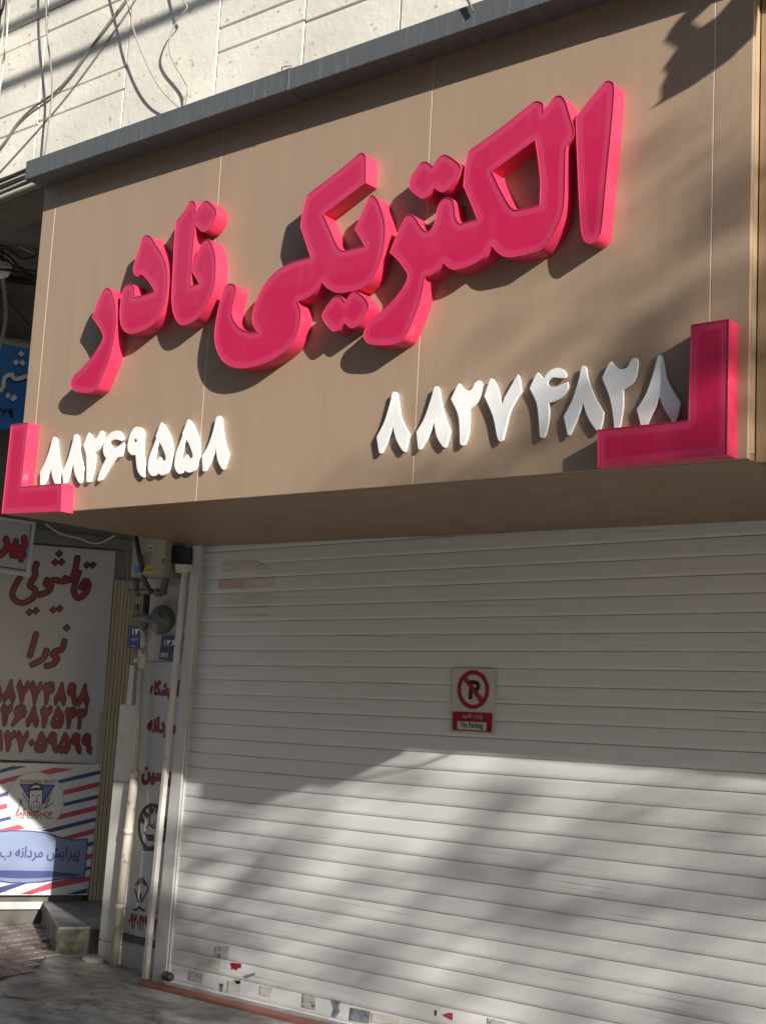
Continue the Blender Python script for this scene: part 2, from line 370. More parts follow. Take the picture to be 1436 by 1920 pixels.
# top flashing
TC = 0.12
flz0, flz1 = 2.404 + CAM_H, 2.499 + CAM_H
fl = thing('top_flashing', (-3.5, D1 - TC, flz0), 'dark grey metal flashing running along the top of the sign box', 'flashing')
fx = [-5.292, -3.55, -1.9, -0.2]
for i in range(3):
    box('flashing_segment', fx[i] + (0.002 if i else 0), fx[i + 1] - 0.002, D1 - TC + (0.0 if i % 2 == 0 else 0.002), YW - 0.006, flz0, flz1 + (0.0 if i % 2 == 0 else -0.002), M_canopy, fl, 0.004)
box('joint_cover', fx[1] - 0.006, fx[1] + 0.003, D1 - TC - 0.0015, D1 - TC + 0.03, flz0 + 0.001, flz1 - 0.001, M_canopy, fl)
pprism('fixing_tab', FACE, [(872, -4), (877, -4), (887, 19), (885, 20)], TC + 0.015, 0.008, M_canopy, fl)
tube('wire_hook', [FACE.at(528, 130, TC), FACE.at(529, 125, TC + .01), FACE.at(545, 122, TC + .005), FACE.at(546, 126, TC)], 0.0022, M_metal, fl, 6)

# ------------------------------------------------------------------ channel letters
def trace(s, ox, oy, sc):
    out = []
    for tok in s.split():
        c = tok.endswith('*'); a, b = tok.rstrip('*').split(',')
        out.append((ox + float(a) / sc, oy + float(b) / sc, c))
    return out
def smooth_outline(P, step):
    """P: (x, y, corner) closed -> dense closed list. Catmull-Rom between smooth points, sharp at corners."""
    N = len(P); out = []
    for i in range(N):
        p1 = Vector(P[i][:2]); p2 = Vector(P[(i + 1) % N][:2])
        p0 = Vector(P[(i - 1) % N][:2]); p3 = Vector(P[(i + 2) % N][:2])
        t1 = Vector((0, 0)) if P[i][2] else (p2 - p0) * 0.5
        t2 = Vector((0, 0)) if P[(i + 1) % N][2] else (p3 - p1) * 0.5
        d = (p2 - p1).length
        if P[i][2]: t1 = (p2 - p1) * (1.0 if P[(i + 1) % N][2] else 0.6)
        if P[(i + 1) % N][2]: t2 = (p2 - p1) * (1.0 if P[i][2] else 0.6)
        for t, mx in ((t1, 1), (t2, 1)):
            if t.length > d * 1.0: t *= d / t.length
        n = max(1, int(d / step + 0.5))
        for k in range(n):
            s = k / n
            h00 = 2 * s ** 3 - 3 * s ** 2 + 1; h10 = s ** 3 - 2 * s ** 2 + s; h01 = -2 * s ** 3 + 3 * s ** 2; h11 = s ** 3 - s ** 2
            out.append(p1 * h00 + t1 * h10 + p2 * h01 + t2 * h11)
    return out
def area(p): return 0.5 * sum(p[i].x * p[(i + 1) % len(p)].y - p[(i + 1) % len(p)].x * p[i].y for i in range(len(p)))
def inset(p, d):
    """Offset a closed 2-D path to the left of its direction by d."""
    N = len(p); out = []
    for i in range(N):
        a = (p[i] - p[i - 1]); b = (p[(i + 1) % N] - p[i])
        if a.length < 1e-9: a = b
        if b.length < 1e-9: b = a
        na = Vector((-a.y, a.x)).normalized(); nb = Vector((-b.y, b.x)).normalized()
        m = na + nb
        if m.length < 1e-6: m = na
        m.normalize(); k = d / max(0.45, m.dot(na))
        out.append(p[i] + m * k)
    return out
def to_xz(px, off):
    q = [FACE.at(x, y, off) for x, y in px]
    return [Vector((v.x, v.z)) for v in q]
def dist_to(q, segs):
    best = 9.0
    for a, b in segs:
        ab = b - a; t = max(0, min(1, (q - a).dot(ab) / max(1e-12, ab.length_squared)))
        best = min(best, (a + ab * t - q).length)
    return best
def raised(root, loops, off, back, m_side, m_face, rim=0.0022, lip=0.0022, grid=0.014):
    """Channel letter: side_wall shell with a thin front rim, and a face plate set inside it."""
    yf, yb = D1 - off, D1 - back
    v, f = [], []; inn = []
    for li, lp in enumerate(loops):
        want = 1 if li == 0 else -1
        if area(lp) * want < 0: lp = lp[::-1]
        ins = inset(lp, rim); inn.append(ins); n = len(lp); o = len(v)
        v += [(p.x, yb, p.y) for p in lp] + [(p.x, yf, p.y) for p in lp] + [(p.x, yf, p.y) for p in ins] + [(p.x, yf + lip + 0.004, p.y) for p in ins]
        for r in range(3):
            for i in range(n):
                j = (i + 1) % n
                f.append((o + r * n + i, o + r * n + j, o + (r + 1) * n + j, o + (r + 1) * n + i))
    sw = mk('side_wall', v, f, m_side, root, at=(loops[0][0].x, yf, loops[0][0].y))
    # face plate
    co, ed, segs = [], [], []
    for ins in inn:
        b0 = len(co); n = len(ins); co += ins
        ed += [(b0 + i, b0 + (i + 1) % n) for i in range(n)]
        segs += [(ins[i], ins[(i + 1) % n]) for i in range(n)]
    xa = min(p.x for p in co); xb = max(p.x for p in co); za = min(p.y for p in co); zb = max(p.y for p in co)
    nb = len(co)
    def inside(q):
        c = False
        for a, b in segs:
            if (a.y > q.y) != (b.y > q.y) and q.x < (b.x - a.x) * (q.y - a.y) / (b.y - a.y) + a.x: c = not c
        return c
    z = za; row = 0
    while z < zb:
        x = xa + (grid / 2 if row % 2 else 0)
        while x < xb:
            q = Vector((x, z))
            if inside(q) and dist_to(q, segs) > grid * 0.45: co.append(q)
            x += grid
        z += grid * 0.87; row += 1
    r = delaunay_2d_cdt(co, ed, [], 2, 1e-5)
    vs = [(p.x, yf + lip, p.y) for p in r[0]]
    fs = [t for t in r[2] if inside((Vector(r[0][t[0]]) + Vector(r[0][t[1]]) + Vector(r[0][t[2]])) / 3)]
    fs = [tuple(reversed(t)) if (Vector(vs[t[1]]) - Vector(vs[t[0]])).cross(Vector(vs[t[2]]) - Vector(vs[t[0]])).y > 0 else tuple(t) for t in fs]
    fo = mk('face_plate', vs, fs, m_face, root, at=(loops[0][0].x, yf, loops[0][0].y))
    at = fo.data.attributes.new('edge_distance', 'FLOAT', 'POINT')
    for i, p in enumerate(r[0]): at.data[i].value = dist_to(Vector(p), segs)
    return sw, fo
LD = 0.070
def letter(label, loops_px, off=LD, group='pink channel letters of the shop name', name='channel_letter', cat='letter'):
    lp = [to_xz(smooth_outline(l, 3.0), off) for l in loops_px]
    c = lp[0]; root = thing(name, (sum(p.x for p in c) / len(c), D1 - 0.001, min(p.y for p in c)), label, cat, group)
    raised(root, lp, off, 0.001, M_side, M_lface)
    return root
A1 = (120, 520, 8.0); A2 = (210, 420, 8.35); A3 = (310, 360, 7.114); A4 = (390, 500, 6.243); A5 = (540, 270, 6.4); A6 = (590, 500, 5.983); A7 = (720, 270, 5.983); A8 = (860, 140, 4.4875)
letter('pink curved letter at the far left end of the shop name, lowest stroke', [trace('650,150 690,170 735,270 770,420 780,600 770,790 735,1000 680,1230 600,1430 530,1600 480,1680 400,1725 280,1728 160,1705 100,1640 95,1570 150,1470 260,1370 390,1220 480,1100 550,980 585,890 560,810 500,710 420,595* 470,450 530,300 590,190', *A1)])
letter('pink letter with a side notch, second from the left in the shop name', [trace('545,168 610,195 690,320 790,480 850,640 870,820 865,1000 830,1220 740,1440 600,1600 440,1680 290,1720 200,1685 140,1590 118,1430 125,1280 150,1100 200,980 270,928 330,950 350,1030 350,1135* 450,1115 580,1080 660,1045* 600,940 530,850 460,785* 400,820 350,790 330,710 360,560 420,370 470,220', *A2)])
letter('tall pink joined letter with dot on top and tiny triangular hole', [trace('355,108 395,130 405,180 405,265* 450,200 510,120 560,108 600,140 670,220 682,290 640,400 560,510 500,530 460,505 400,435* 388,520 370,760 350,1008* 380,930 430,800 490,680 550,622 600,650 640,740 668,860 675,1000 660,1200 610,1390 530,1550 430,1680 330,1745 225,1775 150,1720 100,1600 80,1450 85,1250 100,950 120,600 138,395* 200,320 270,220 320,130', *A3),
        trace('345,1042* 445,1215* 335,1250*', *A3)])
letter('large pink joined letters with sweeping tail in the middle of the shop name',
       [trace('270,192 315,215 330,270 300,400 280,520 300,620 370,710 460,755 575,760* 530,690 513,600 540,460 600,310 690,160 800,50', *A4)
        + trace('0,1435 100,1395 265,1352* 200,1150 145,985* 170,820 215,635 235,600* 500,400 700,240 850,110 890,97 930,130 935,180 930,460* 425,840* 500,1010 560,1150 600,1230 640,1270 700,1268 912,1215* 860,1120 795,1018* 850,900 920,740 980,620 1020,608 1070,660 1120,780 1160,930 1165,1080 1140,1280 1090,1450 1020,1600 930,1700 800,1755 620,1785 530,1765 460,1720 405,1660* 350,1740 250,1830', *A5)
        + trace('1045,405* 1075,480 1085,560 1065,700 1020,840 940,950 800,1060 620,1145 450,1185 340,1185 230,1150 140,1060 90,940 72,800 90,640 130,440 180,270 220,205', *A4)])
letter('pair of joined pink dots hanging below the middle letters', [trace('265,318 300,335 340,390* 400,300 440,268 480,275 560,345 605,420 600,470 540,580 480,660 420,690 375,670 335,630* 300,670 260,715 210,728 170,700 110,620 80,560 100,490 160,400 215,335', *A6)])
letter('largest pink joined letters with four-sided hole, right of centre',
       [trace('60,1215* 120,1060 200,890 250,800 300,783 350,820 400,900 450,960 490,972 540,930 570,850 590,740 620,660 670,605 720,595 770,620 790,700 800,800 830,870 860,885 1040,835* 960,640 885,465* 905,260', *A7)
        + trace('75,650* 95,630 330,460 620,230 660,215 705,235 715,305* 770,225 810,180 850,168 890,200 930,320 968,450 965,520 910,590* 900,640 895,850 890,1050 870,1180 820,1300 760,1400 690,1470 560,1510 430,1535 360,1520 310,1480 278,1440*', *A8)
        + trace('1130,1260 1000,1345 880,1390 790,1408 720,1385 665,1330* 600,1410 520,1470', *A7)
        + trace('1235,110* 1225,170 1190,350 1130,530 1050,720 990,820 880,870 740,880 620,868 560,820 545,750 590,640 700,540 820,430 930,310 1010,190 1040,100 1020,50', *A6)
        + trace('207,1376 160,1310', *A7),
        trace('640,548* 665,720 683,900 678,1090* 480,1132 430,1100 350,960 280,810*', *A8)])
letter('pair of joined pink dots floating above the right-hand letters', [trace('450,190 500,205 545,245* 600,160 660,115 710,120 790,170 850,225 860,270 820,380 740,480 680,530 630,535 560,490* 520,550 460,605 420,610 360,570 290,510 275,450 290,390 350,290 400,215', *A7)])
letter('tall slanted single pink stroke at the right end of the shop name', [trace('1270,45 1305,75 1305,200 1280,500 1240,900 1210,1220 1195,1330 1160,1390 1110,1418 1060,1400 1030,1330 1015,1150 1000,850 985,500 982,360* 1080,230 1180,110 1230,55', *A8)])
B4 = (0, 420, 2.992); B6 = (900, 460, 2.679)
letter('pink L-shaped corner bracket at the lower left of the sign', [trace('62,1125* 157,1112* 118,1473* 345,1455* 340,1612* 8,1625*', *B4)], LD, 'pink corner brackets of the sign', 'corner_bracket', 'bracket')
letter('pink mirrored L corner bracket at the lower right of the sign', [trace('1058,397* 1250,368* 1240,1050* 588,1115* 590,925* 1045,878*', *B6)], LD, 'pink corner brackets of the sign', 'corner_bracket', 'bracket')

# ------------------------------------------------------------------ white raised digits
C1 = (70, 780, 7.558); C2 = (250, 770, 7.558); C3 = (700, 680, 4.952); C4 = (980, 650, 4.632)
def circ(cx, cy, r, sc, n=14): return [(sc[0] + (cx + r * math.cos(6.2832 * k / n)) / sc[2], sc[1] + (cy + r * math.sin(6.2832 * k / n)) / sc[2], False) for k in range(n)]
DD = 0.0175
def digit(label, loops_px, group, char=None):
    lp = [to_xz(smooth_outline(l, 2.0), DD) for l in loops_px]
    lp = [l if area(l) * (1 if i == 0 else -1) > 0 else l[::-1] for i, l in enumerate(lp)]
    co, ed, segs = [], [], []
    for l in lp:
        b0 = len(co); n = len(l); co += l; ed += [(b0 + i, b0 + (i + 1) % n) for i in range(n)]; segs += [(l[i], l[(i + 1) % n]) for i in range(n)]
    def inside(q):
        c = False
        for a, b in segs:
            if (a.y > q.y) != (b.y > q.y) and q.x < (b.x - a.x) * (q.y - a.y) / (b.y - a.y) + a.x: c = not c
        return c
    r = delaunay_2d_cdt(co, ed, [], 2, 1e-6)
    vs = [(p.x, D1 - DD, p.y) for p in r[0]]
    fs = [tuple(t) for t in r[2] if inside((Vector(r[0][t[0]]) + Vector(r[0][t[1]]) + Vector(r[0][t[2]])) / 3)]
    for l in lp:
        b0 = len(vs); n = len(l); ch = inset(l, -0.0005)
        vs += [(p.x, D1 - DD, p.y) for p in l] + [(p.x, D1 - DD + 0.0005, p.y) for p in ch] + [(p.x, D1 - DD + 0.006, p.y) for p in ch] + [(p.x, D1 - DD + 0.006, p.y) for p in inset(l, 0.004)] + [(p.x, D1 - 0.001, p.y) for p in inset(l, 0.004)]
        for k in range(4):
            fs += [(b0 + k * n + i, b0 + k * n + (i + 1) % n, b0 + (k + 1) * n + (i + 1) % n, b0 + (k + 1) * n + i) for i in range(n)]
    c = lp[0]
    if char: add_glyph(char, lp)
    o = mk('raised_digit', vs, fs, M_white, at=(sum(p.x for p in c) / len(c), D1 - 0.001, min(p.y for p in c)))
    bm = bmesh.new(); bm.from_mesh(o.data); bmesh.ops.remove_doubles(bm, verts=bm.verts, dist=1e-5); bmesh.ops.recalc_face_normals(bm, faces=bm.faces); bm.to_mesh(o.data); bm.free()
    return tag(o, label, 'digit', group)
GLY = {}
def add_glyph(ch, L_):
    """Keep an outline as a reusable printed digit (height 1, starting at x = 0)."""
    x0 = min(p.x for p in L_[0]); z0 = min(p.y for p in L_[0]); hh = max(p.y for p in L_[0]) - z0
    L_ = [[Vector(((p.x - x0) / hh, (p.y - z0) / hh)) for p in l] for l in L_]
    if ch in '\u06f0': L_ = [[Vector((p.x * .3, p.y * .3 + .3)) for p in l] for l in L_]
    co, ed, segs = [], [], []
    for l in L_:
        b0 = len(co); n = len(l); co += l; ed += [(b0 + i, b0 + (i + 1) % n) for i in range(n)]; segs += [(l[i], l[(i + 1) % n]) for i in range(n)]
    def inside(q):
        c = False
        for a, b in segs:
            if (a.y > q.y) != (b.y > q.y) and q.x < (b.x - a.x) * (q.y - a.y) / (b.y - a.y) + a.x: c = not c
        return c
    r = delaunay_2d_cdt(co, ed, [], 2, 1e-6)
    GLY[ch] = ([(p.x, p.y) for p in r[0]], [tuple(t) for t in r[2] if inside((Vector(r[0][t[0]]) + Vector(r[0][t[1]]) + Vector(r[0][t[2]])) / 3)], max(p.x for p in L_[0]))
def keep(ch, loops_px):
    L_ = [to_xz(smooth_outline(l, 3.0), DD) for l in loops_px]; add_glyph(ch, L_)
GL = 'white digits of the left phone number'; GR = 'white digits of the right phone number'
digit('white peaked digit beside the left pink bracket, first of the left number', [trace('225,300 255,300 272,420 295,600 335,780* 290,985* 250,960 205,830 193,700* 150,830 60,1000* 40,985* 38,800* 110,650 165,500 205,360', *C1)], GL)
digit('white peaked digit above the bracket tip, second of the left number', [trace('530,262 565,265 575,380 600,580 660,740* 640,800 610,950* 590,945 530,820 507,660* 450,800 395,950* 370,960* 350,790* 420,640 480,440 515,300', *C1)], GL)
digit('white digit with a two-pronged top, third of the left number', [trace('730,235 760,280 815,325 860,280 895,212 930,215 925,320 890,440 805,535* 795,700 760,850 735,930 700,930 695,760 690,560 650,410* 700,290', *C1)], GL, '۲')
digit('white hooked digit with slanting tail, fourth of the left number', [trace('1130,205 1185,240 1205,310 1190,350* 1110,328 1040,350 1020,390 1070,455 1110,450 1225,375* 1215,450 1175,570* 1120,600 1010,730 900,900 865,925 855,890 900,750 975,600* 940,540 930,450 960,340 1030,245', *C1)], GL, '۶')
digit('white digit with a round eye and straight leg, fifth of the left number', [trace('60,228 110,245 140,310 130,420 125,560 140,680 165,735* 150,850 145,940* 110,925 60,850 40,730 32,622* -20,626 -70,576 -82,496 -60,376 -20,286 20,236', *C2), circ(25, 421, 28, C2)], GL, '۹')
digit('left one of two white heart-holed teardrop digits in the left number', [trace('400,165 450,240 510,360 545,520 540,660 510,800 450,895 400,915 350,880* 310,920 260,920 215,860 205,780 230,640 290,480 325,385* 315,360* 370,220', *C2), trace('365,435* 420,540 460,660 445,710 410,705 375,655 340,700 310,725 290,680 310,580', *C2)], GL, '۵')
digit('right one of two white heart-holed teardrop digits in the left number', [trace('780,122 830,190 885,310 920,450 925,600 900,760 850,850 780,875 725,840* 690,885 640,890 595,830 580,750 605,600 660,450 700,340* 693,318* 745,190', *C2), trace('745,395* 800,500 842,630 825,675 785,665 755,620 720,670 690,690 665,650 690,540', *C2)], GL)
digit('white peaked digit ending the left number, right of the panel seam', [trace('1190,78 1235,80 1245,200 1270,380 1300,500 1345,605* 1320,680 1275,830* 1255,825 1195,700 1163,510* 1120,650 1005,855* 985,855* 972,640* 1050,510 1120,320 1165,130', *C2)], GL)
digit('white peaked digit starting the right number, left of the panel seam', [trace('180,275 215,278 225,350 245,480 280,570 330,655* 315,720 290,825* 270,815 215,720 180,585* 140,690 70,840* 52,835* 30,690* 100,550 150,390', *C3)], GR)
digit('white peaked digit just right of the seam, second of the right number', [trace('570,222 600,225 615,310 640,430 670,530 708,625* 695,680 665,785* 645,780 590,690 558,535* 520,650 430,805* 415,800* 400,640* 470,520 530,350', *C3)], GR, '۸')
digit('white two-pronged digit, third of the right number', [trace('795,192 830,235 875,260 915,240 950,180 985,165 1000,190 990,290 960,360 885,435* 885,560 870,680 835,765 805,755 800,620 785,480 720,335* 760,250', *C3)], GR)
digit('white V-shaped digit in the right number', [trace('1085,148 1110,155 1150,230 1190,400* 1230,300 1340,110* 1355,150 1370,265* 1320,340 1260,460 1230,580 1195,715 1170,730 1150,690 1110,500 1030,310*', *C3)], GR, '۷')
digit('white digit with an open curl on top, fifth of the right number', [trace('125,225 150,245 178,280* 230,210 300,183 350,200 375,240 360,270* 310,268 260,265 215,300 225,340 280,350 340,325 390,305* 385,360 340,430 280,470 222,485* 225,600 205,720 180,788 150,780 140,650 120,490 60,360*', *C4)], GR, '۴')
digit('white peaked digit right of the curled digit, sixth of the right number', [trace('515,168 545,172 560,260 600,380 640,470 700,565* 690,640 665,730* 640,725 570,620 520,480* 480,600 405,765* 390,765* 355,605* 430,460 485,290', *C4)], GR)
digit('white two-pronged digit above the right pink bracket', [trace('765,128 800,170 850,195 905,180 945,110 985,97 998,130 985,230 950,310 870,375* 870,500 850,650 830,720* 795,720* 785,600 755,440 690,270* 730,180', *C4)], GR)
digit('white peaked digit half shaded beside the right pink bracket', [trace('1175,80 1205,78 1225,150 1245,260 1290,360 1370,485* 1345,600 1310,680* 1290,640 1220,520 1183,415* 1150,520 1060,700* 1030,700* 990,540* 1070,410 1130,240', *C4)], GR)

V2 = lambda pts: [[Vector(p) for p in pts]]
add_glyph('۳', V2([(0.05, .72), (.12, .98), (.2, .80), (.27, .78), (.31, .97), (.37, .80), (.44, .80), (.5, 1.0), (.56, .98), (.52, .7), (.44, .6), (.3, .58), (.26, .5), (.24, .05), (.2, 0), (.14, .03), (.14, .4)]))
add_glyph('۰', V2([(0, .5), (.45, 1), (.9, .5), (.45, 0)]))
add_glyph('۱', V2([(.02, .95), (.1, 1), (.2, .55), (.24, .05), (.18, 0), (.1, .1), (.08, .5)]))
# ------------------------------------------------------------------ lettering helpers
AR = {'آ': ('\uFE81', '\uFE82', None, None), 'ا': ('\uFE8D', '\uFE8E', None, None), 'ب': ('\uFE8F', '\uFE90', '\uFE91', '\uFE92'), 'پ': ('\uFB56', '\uFB57', '\uFB58', '\uFB59'),
      'د': ('\uFEA9', '\uFEAA', None, None), 'ر': ('\uFEAD', '\uFEAE', None, None), 'س': ('\uFEB1', '\uFEB2', '\uFEB3', '\uFEB4'), 'ش': ('\uFEB5', '\uFEB6', '\uFEB7', '\uFEB8'),
      'ک': ('\uFB8E', '\uFB8F', '\uFB90', '\uFB91'), 'گ': ('\uFB92', '\uFB93', '\uFB94', '\uFB95'), 'ل': ('\uFEDD', '\uFEDE', '\uFEDF', '\uFEE0'), 'م': ('\uFEE1', '\uFEE2', '\uFEE3', '\uFEE4'),
      'ن': ('\uFEE5', '\uFEE6', '\uFEE7', '\uFEE8'), 'ه': ('\uFEE9', '\uFEEA', '\uFEEB', '\uFEEC'), 'ی': ('\uFBFC', '\uFBFD', '\uFBFE', '\uFBFF'), 'ع': ('\uFEC9', '\uFECA', '\uFECB', '\uFECC')}
def shape(s):
    out = []
    for i, ch in enumerate(s):
        if ch not in AR: out.append(ch); continue
        pj = i > 0 and s[i - 1] in AR and AR[s[i - 1]][2] is not None
        nj = i + 1 < len(s) and s[i + 1] in AR and AR[ch][2] is not None
        out.append(AR[ch][3] if pj and nj else AR[ch][1] if pj else AR[ch][2] if nj else AR[ch][0])
    return ''.join(reversed(out))
def glyphs(body):
    if all(ch in GLY for ch in body):                # phone and house numbers use the sign painter's digits
        V, F, x = [], [], 0.0
        for ch in body:
            v, f, w = GLY[ch]; b0 = len(V); V += [(a + x, b) for a, b in v]; F += [tuple(q + b0 for q in t) for t in f]; x += w + 0.09
        return V, F
    c = bpy.data.curves.new('text', 'FONT'); c.body = body; c.resolution_u = 3
    o = bpy.data.objects.new('text', c); COL.objects.link(o)
    bpy.context.view_layer.update()
    me = o.to_mesh(); vs = [(v.co.x, v.co.y) for v in me.vertices]; fs = [tuple(p.vertices) for p in me.polygons]
    o.to_mesh_clear(); bpy.data.objects.remove(o); bpy.data.curves.remove(c)
    return vs, fs
def text(name, body, plane, px0, px1, off, m, parent, bold=0.0, outline=None, om=None, rtl=False):
    """Fit a line of text between two pixels of the survey (lower left, upper right) on a plane; bold strokes are thickened."""
    s = shape(body) if rtl else body
    u0, v0 = plane.uv(*px0, off); u1, v1 = plane.uv(*px1, off)
    vs, fs = glyphs(s)
    xa = min(v[0] for v in vs) - bold; xb = max(v[0] for v in vs) + bold; ya = min(v[1] for v in vs) - bold; yb = max(v[1] for v in vs) + bold
    def put(v, o): return plane.pt(u0 + (v[0] - xa) / (xb - xa) * (u1 - u0), v0 + (v[1] - ya) / (yb - ya) * (v1 - v0), o)
    def thick(b, o0, n):
        V, F = [], []
        for k in range(n if b > 0 else 1):
            dx, dy = (b * math.cos(6.2832 * k / n), b * math.sin(6.2832 * k / n)) if b > 0 else (0, 0)
            b0 = len(V); V += [put((x + dx, y + dy), o0 - 0.00005 * k) for x, y in vs]; F += [tuple(q + b0 for q in f) for f in fs]
        return V, F
    V, F = thick(bold, off, 8)
    o1 = mk(name, V, F, m, parent, at=put((xa, ya), off))
    if outline:
        V, F = thick(bold + outline, off - 0.0006, 12)
        mk(name + '_outline', V, F, om, o1 if (parent and not parent.parent) else parent, at=put((xa, ya), off))
    return o1
def strokes(name, plane, sc, items, off, m, parent, w, grow=0.0):
    """Brush lettering: each item a list of zoom-space points, drawn as a tapered ribbon; one point = a diamond dot."""
    v, f = [], []
    for it in items:
        P = [Vector((sc[0] + a / sc[2], sc[1] + b / sc[2])) for a, b in it]
        ww = (w + grow) / sc[2] / 2
        if len(P) == 1:
            b0 = len(v); r = ww * 1.35
            v += [plane.at(P[0].x + r * dx, P[0].y + r * dy, off) for dx, dy in ((-1, .05), (0.05, -1), (1, -.05), (-.05, 1))]; f.append((b0, b0 + 1, b0 + 2, b0 + 3)); continue
        Q = smooth_path([Vector((p.x, p.y, 0)) for p in P], 5); n = len(Q)
        ext_ = grow / sc[2] / 2
        Q[0] = Q[0] - (Q[1] - Q[0]).normalized() * ext_; Q[-1] = Q[-1] + (Q[-1] - Q[-2]).normalized() * ext_
        off += 0.00001
        for i, p in enumerate(Q):
            t = (Q[min(i + 1, n - 1)] - Q[max(0, i - 1)]).normalized(); nn = Vector((-t.y, t.x, 0))
            k = 1.0 if 0 < i < n - 1 else 0.75
            a = p + nn * ww * k; b = p - nn * ww * k
            v += [plane.at(a.x, a.y, off), plane.at(b.x, b.y, off)]
        b0 = len(v) - 2 * n
        f += [(b0 + 2 * i, b0 + 2 * i + 1, b0 + 2 * i + 3, b0 + 2 * i + 2) for i in range(n - 1)]
    return mk(name, v, f, m, parent, at=v[0])
def Z(sc, pts): return [(sc[0] + a / sc[2], sc[1] + b / sc[2]) for a, b in pts]
def disc(plane, cx, cy, rx, ry, n=40): return [(cx + rx * math.cos(6.2832 * k / n), cy + ry * math.sin(6.2832 * k / n)) for k in range(n)]
def ring(name, plane, cx, cy, rx, ry, w, off, m, parent, n=40):
    a = [plane.at(x, y, off) for x, y in disc(plane, cx, cy, rx, ry, n)]; b = [plane.at(x, y, off) for x, y in disc(plane, cx, cy, rx - w, ry - w * ry / rx, n)]
    return mk(name, a + b, [(i, (i + 1) % n, n + (i + 1) % n, n + i) for i in range(n)], m, parent, at=a[0])

# ------------------------------------------------------------------ roller shutter
shut = thing('roller_shutter', (-3.4, D2, 0), 'closed pale grey slatted roller shutter under the brown sign box', 'shutter')
def line_z(i, x): return 0.76569 - 0.075225 * i - 6.18553e-5 * i * i + (0.016749 - 0.000149 * i) * (x + 4) + CAM_H
SX0, SX1 = -5.31, -1.50
prof = [(-0.5, -0.0002), (-0.49, -0.0008), (-0.25, -0.0011), (0.0, -0.0012), (0.25, -0.0011), (0.460, -0.0009), (0.478, -0.0007), (0.4782, 0.012), (0.5, 0.0125), (0.5, 0.015), (-0.5, 0.015)]
slat_me = None; xm = (SX0 + SX1) / 2
for i in range(-2, 29):
    zt, zb = line_z(i, xm), line_z(i + 1, xm)
    tl = 0.016749 - 0.000149 * (i + .5)
    if slat_me is None:
        hw = (SX1 - SX0) / 2; n = len(prof); v, f = [], []
        for s_ in (-1, 1):
            v += [(s_ * hw, py, pz) for pz, py in prof]
        f = [(k, (k + 1) % n, n + (k + 1) % n, n + k) for k in range(n)] + [tuple(range(n)), tuple(range(2 * n - 1, n - 1, -1))]
        slat_me = bpy.data.meshes.new('slat'); slat_me.from_pydata(v, [], f); slat_me.materials.append(M_slat)
        for p in slat_me.polygons: p.use_smooth = len(p.vertices) == 4
        slat_me.set_sharp_from_angle(angle=rad(35))
        bm = bmesh.new(); bm.from_mesh(slat_me); bmesh.ops.recalc_face_normals(bm, faces=bm.faces); bm.to_mesh(slat_me); bm.free()
    o = bpy.data.objects.new('slat', slat_me); COL.objects.link(o); o.parent = shut
    o.location = Vector((xm, D2 + random.uniform(-.0008, .0008), (zt + zb) / 2)) - wloc(shut)
    o.rotation_euler = (random.uniform(-.002, .002), -math.atan(tl) + random.uniform(-.0003, .0003), 0); o.scale = (1, 1, (zt - zb) - 0.0008)
zb = line_z(29, xm); zc = line_z(29.28, xm)
def slab4(name, x0, x1, zfun0, zfun1, y0, y1, m, parent, bev=0):
    return prism(name, [Vector((x0, y0, zfun0(x0))), Vector((x1, y0, zfun0(x1))), Vector((x1, y0, zfun1(x1))), Vector((x0, y0, zfun1(x0)))], (0, -1, 0), y1 - y0, m, parent, bev)
slab4('bottom_bar', SX0, SX1, lambda x: line_z(29.42, x), lambda x: line_z(29.0, x) - 0.001, D2 - 0.004, D2 + 0.02, M_slat, shut, 0.002)
slab4('rubber_seal', SX0, SX1, lambda x: line_z(29.62, x), lambda x: line_z(29.42, x) - 0.001, D2 - 0.001, D2 + 0.02, M_black, shut)
# guide rails: front lip, and the channel behind it
gl = [(352, 1066), (376, 1024), (390, 1024)]
pprism('guide_rail', SHUT, [(362, 1020), (377.5, 1020), (308.5, 1846), (285, 1839)], 0.045, 0.012, M_rail, shut, 0.002)
pprism('guide_rail_channel', SHUT, [(368, 1020), (381, 1020), (314, 1846), (300, 1839)], 0.012, 0.03, M_rail, shut)
box('guide_rail', SX1 - 0.03, SX1 + 0.06, D2 - 0.045, D2 + 0.03, 0.03, 2.3, M_rail, shut)
# padlock at the foot of the shutter
lc = SHUT.at(318, 1831, 0.06)
lk = lathe('shutter_lock', lc + Vector((-0.03, -0.01, 0)), (0.9, -0.25, 0.05), [(0, 0.017), (0.006, 0.021), (0.02, 0.0235), (0.06, 0.0235), (0.075, 0.02), (0.08, 0.012)], mat('blackened_metal', (0.06, 0.057, 0.052), 0.5, 0.4, 0.25, 12), None, 20)
tag(lk, 'dark round metal lock at the bottom left corner of the shutter', 'lock')
lathe('keyhole_plug', lc + Vector((-0.045, -0.006, 0.002)), (0.9, -0.25, 0.05), [(0, 0.010), (0.02, 0.010)], M_black, lk, 16)
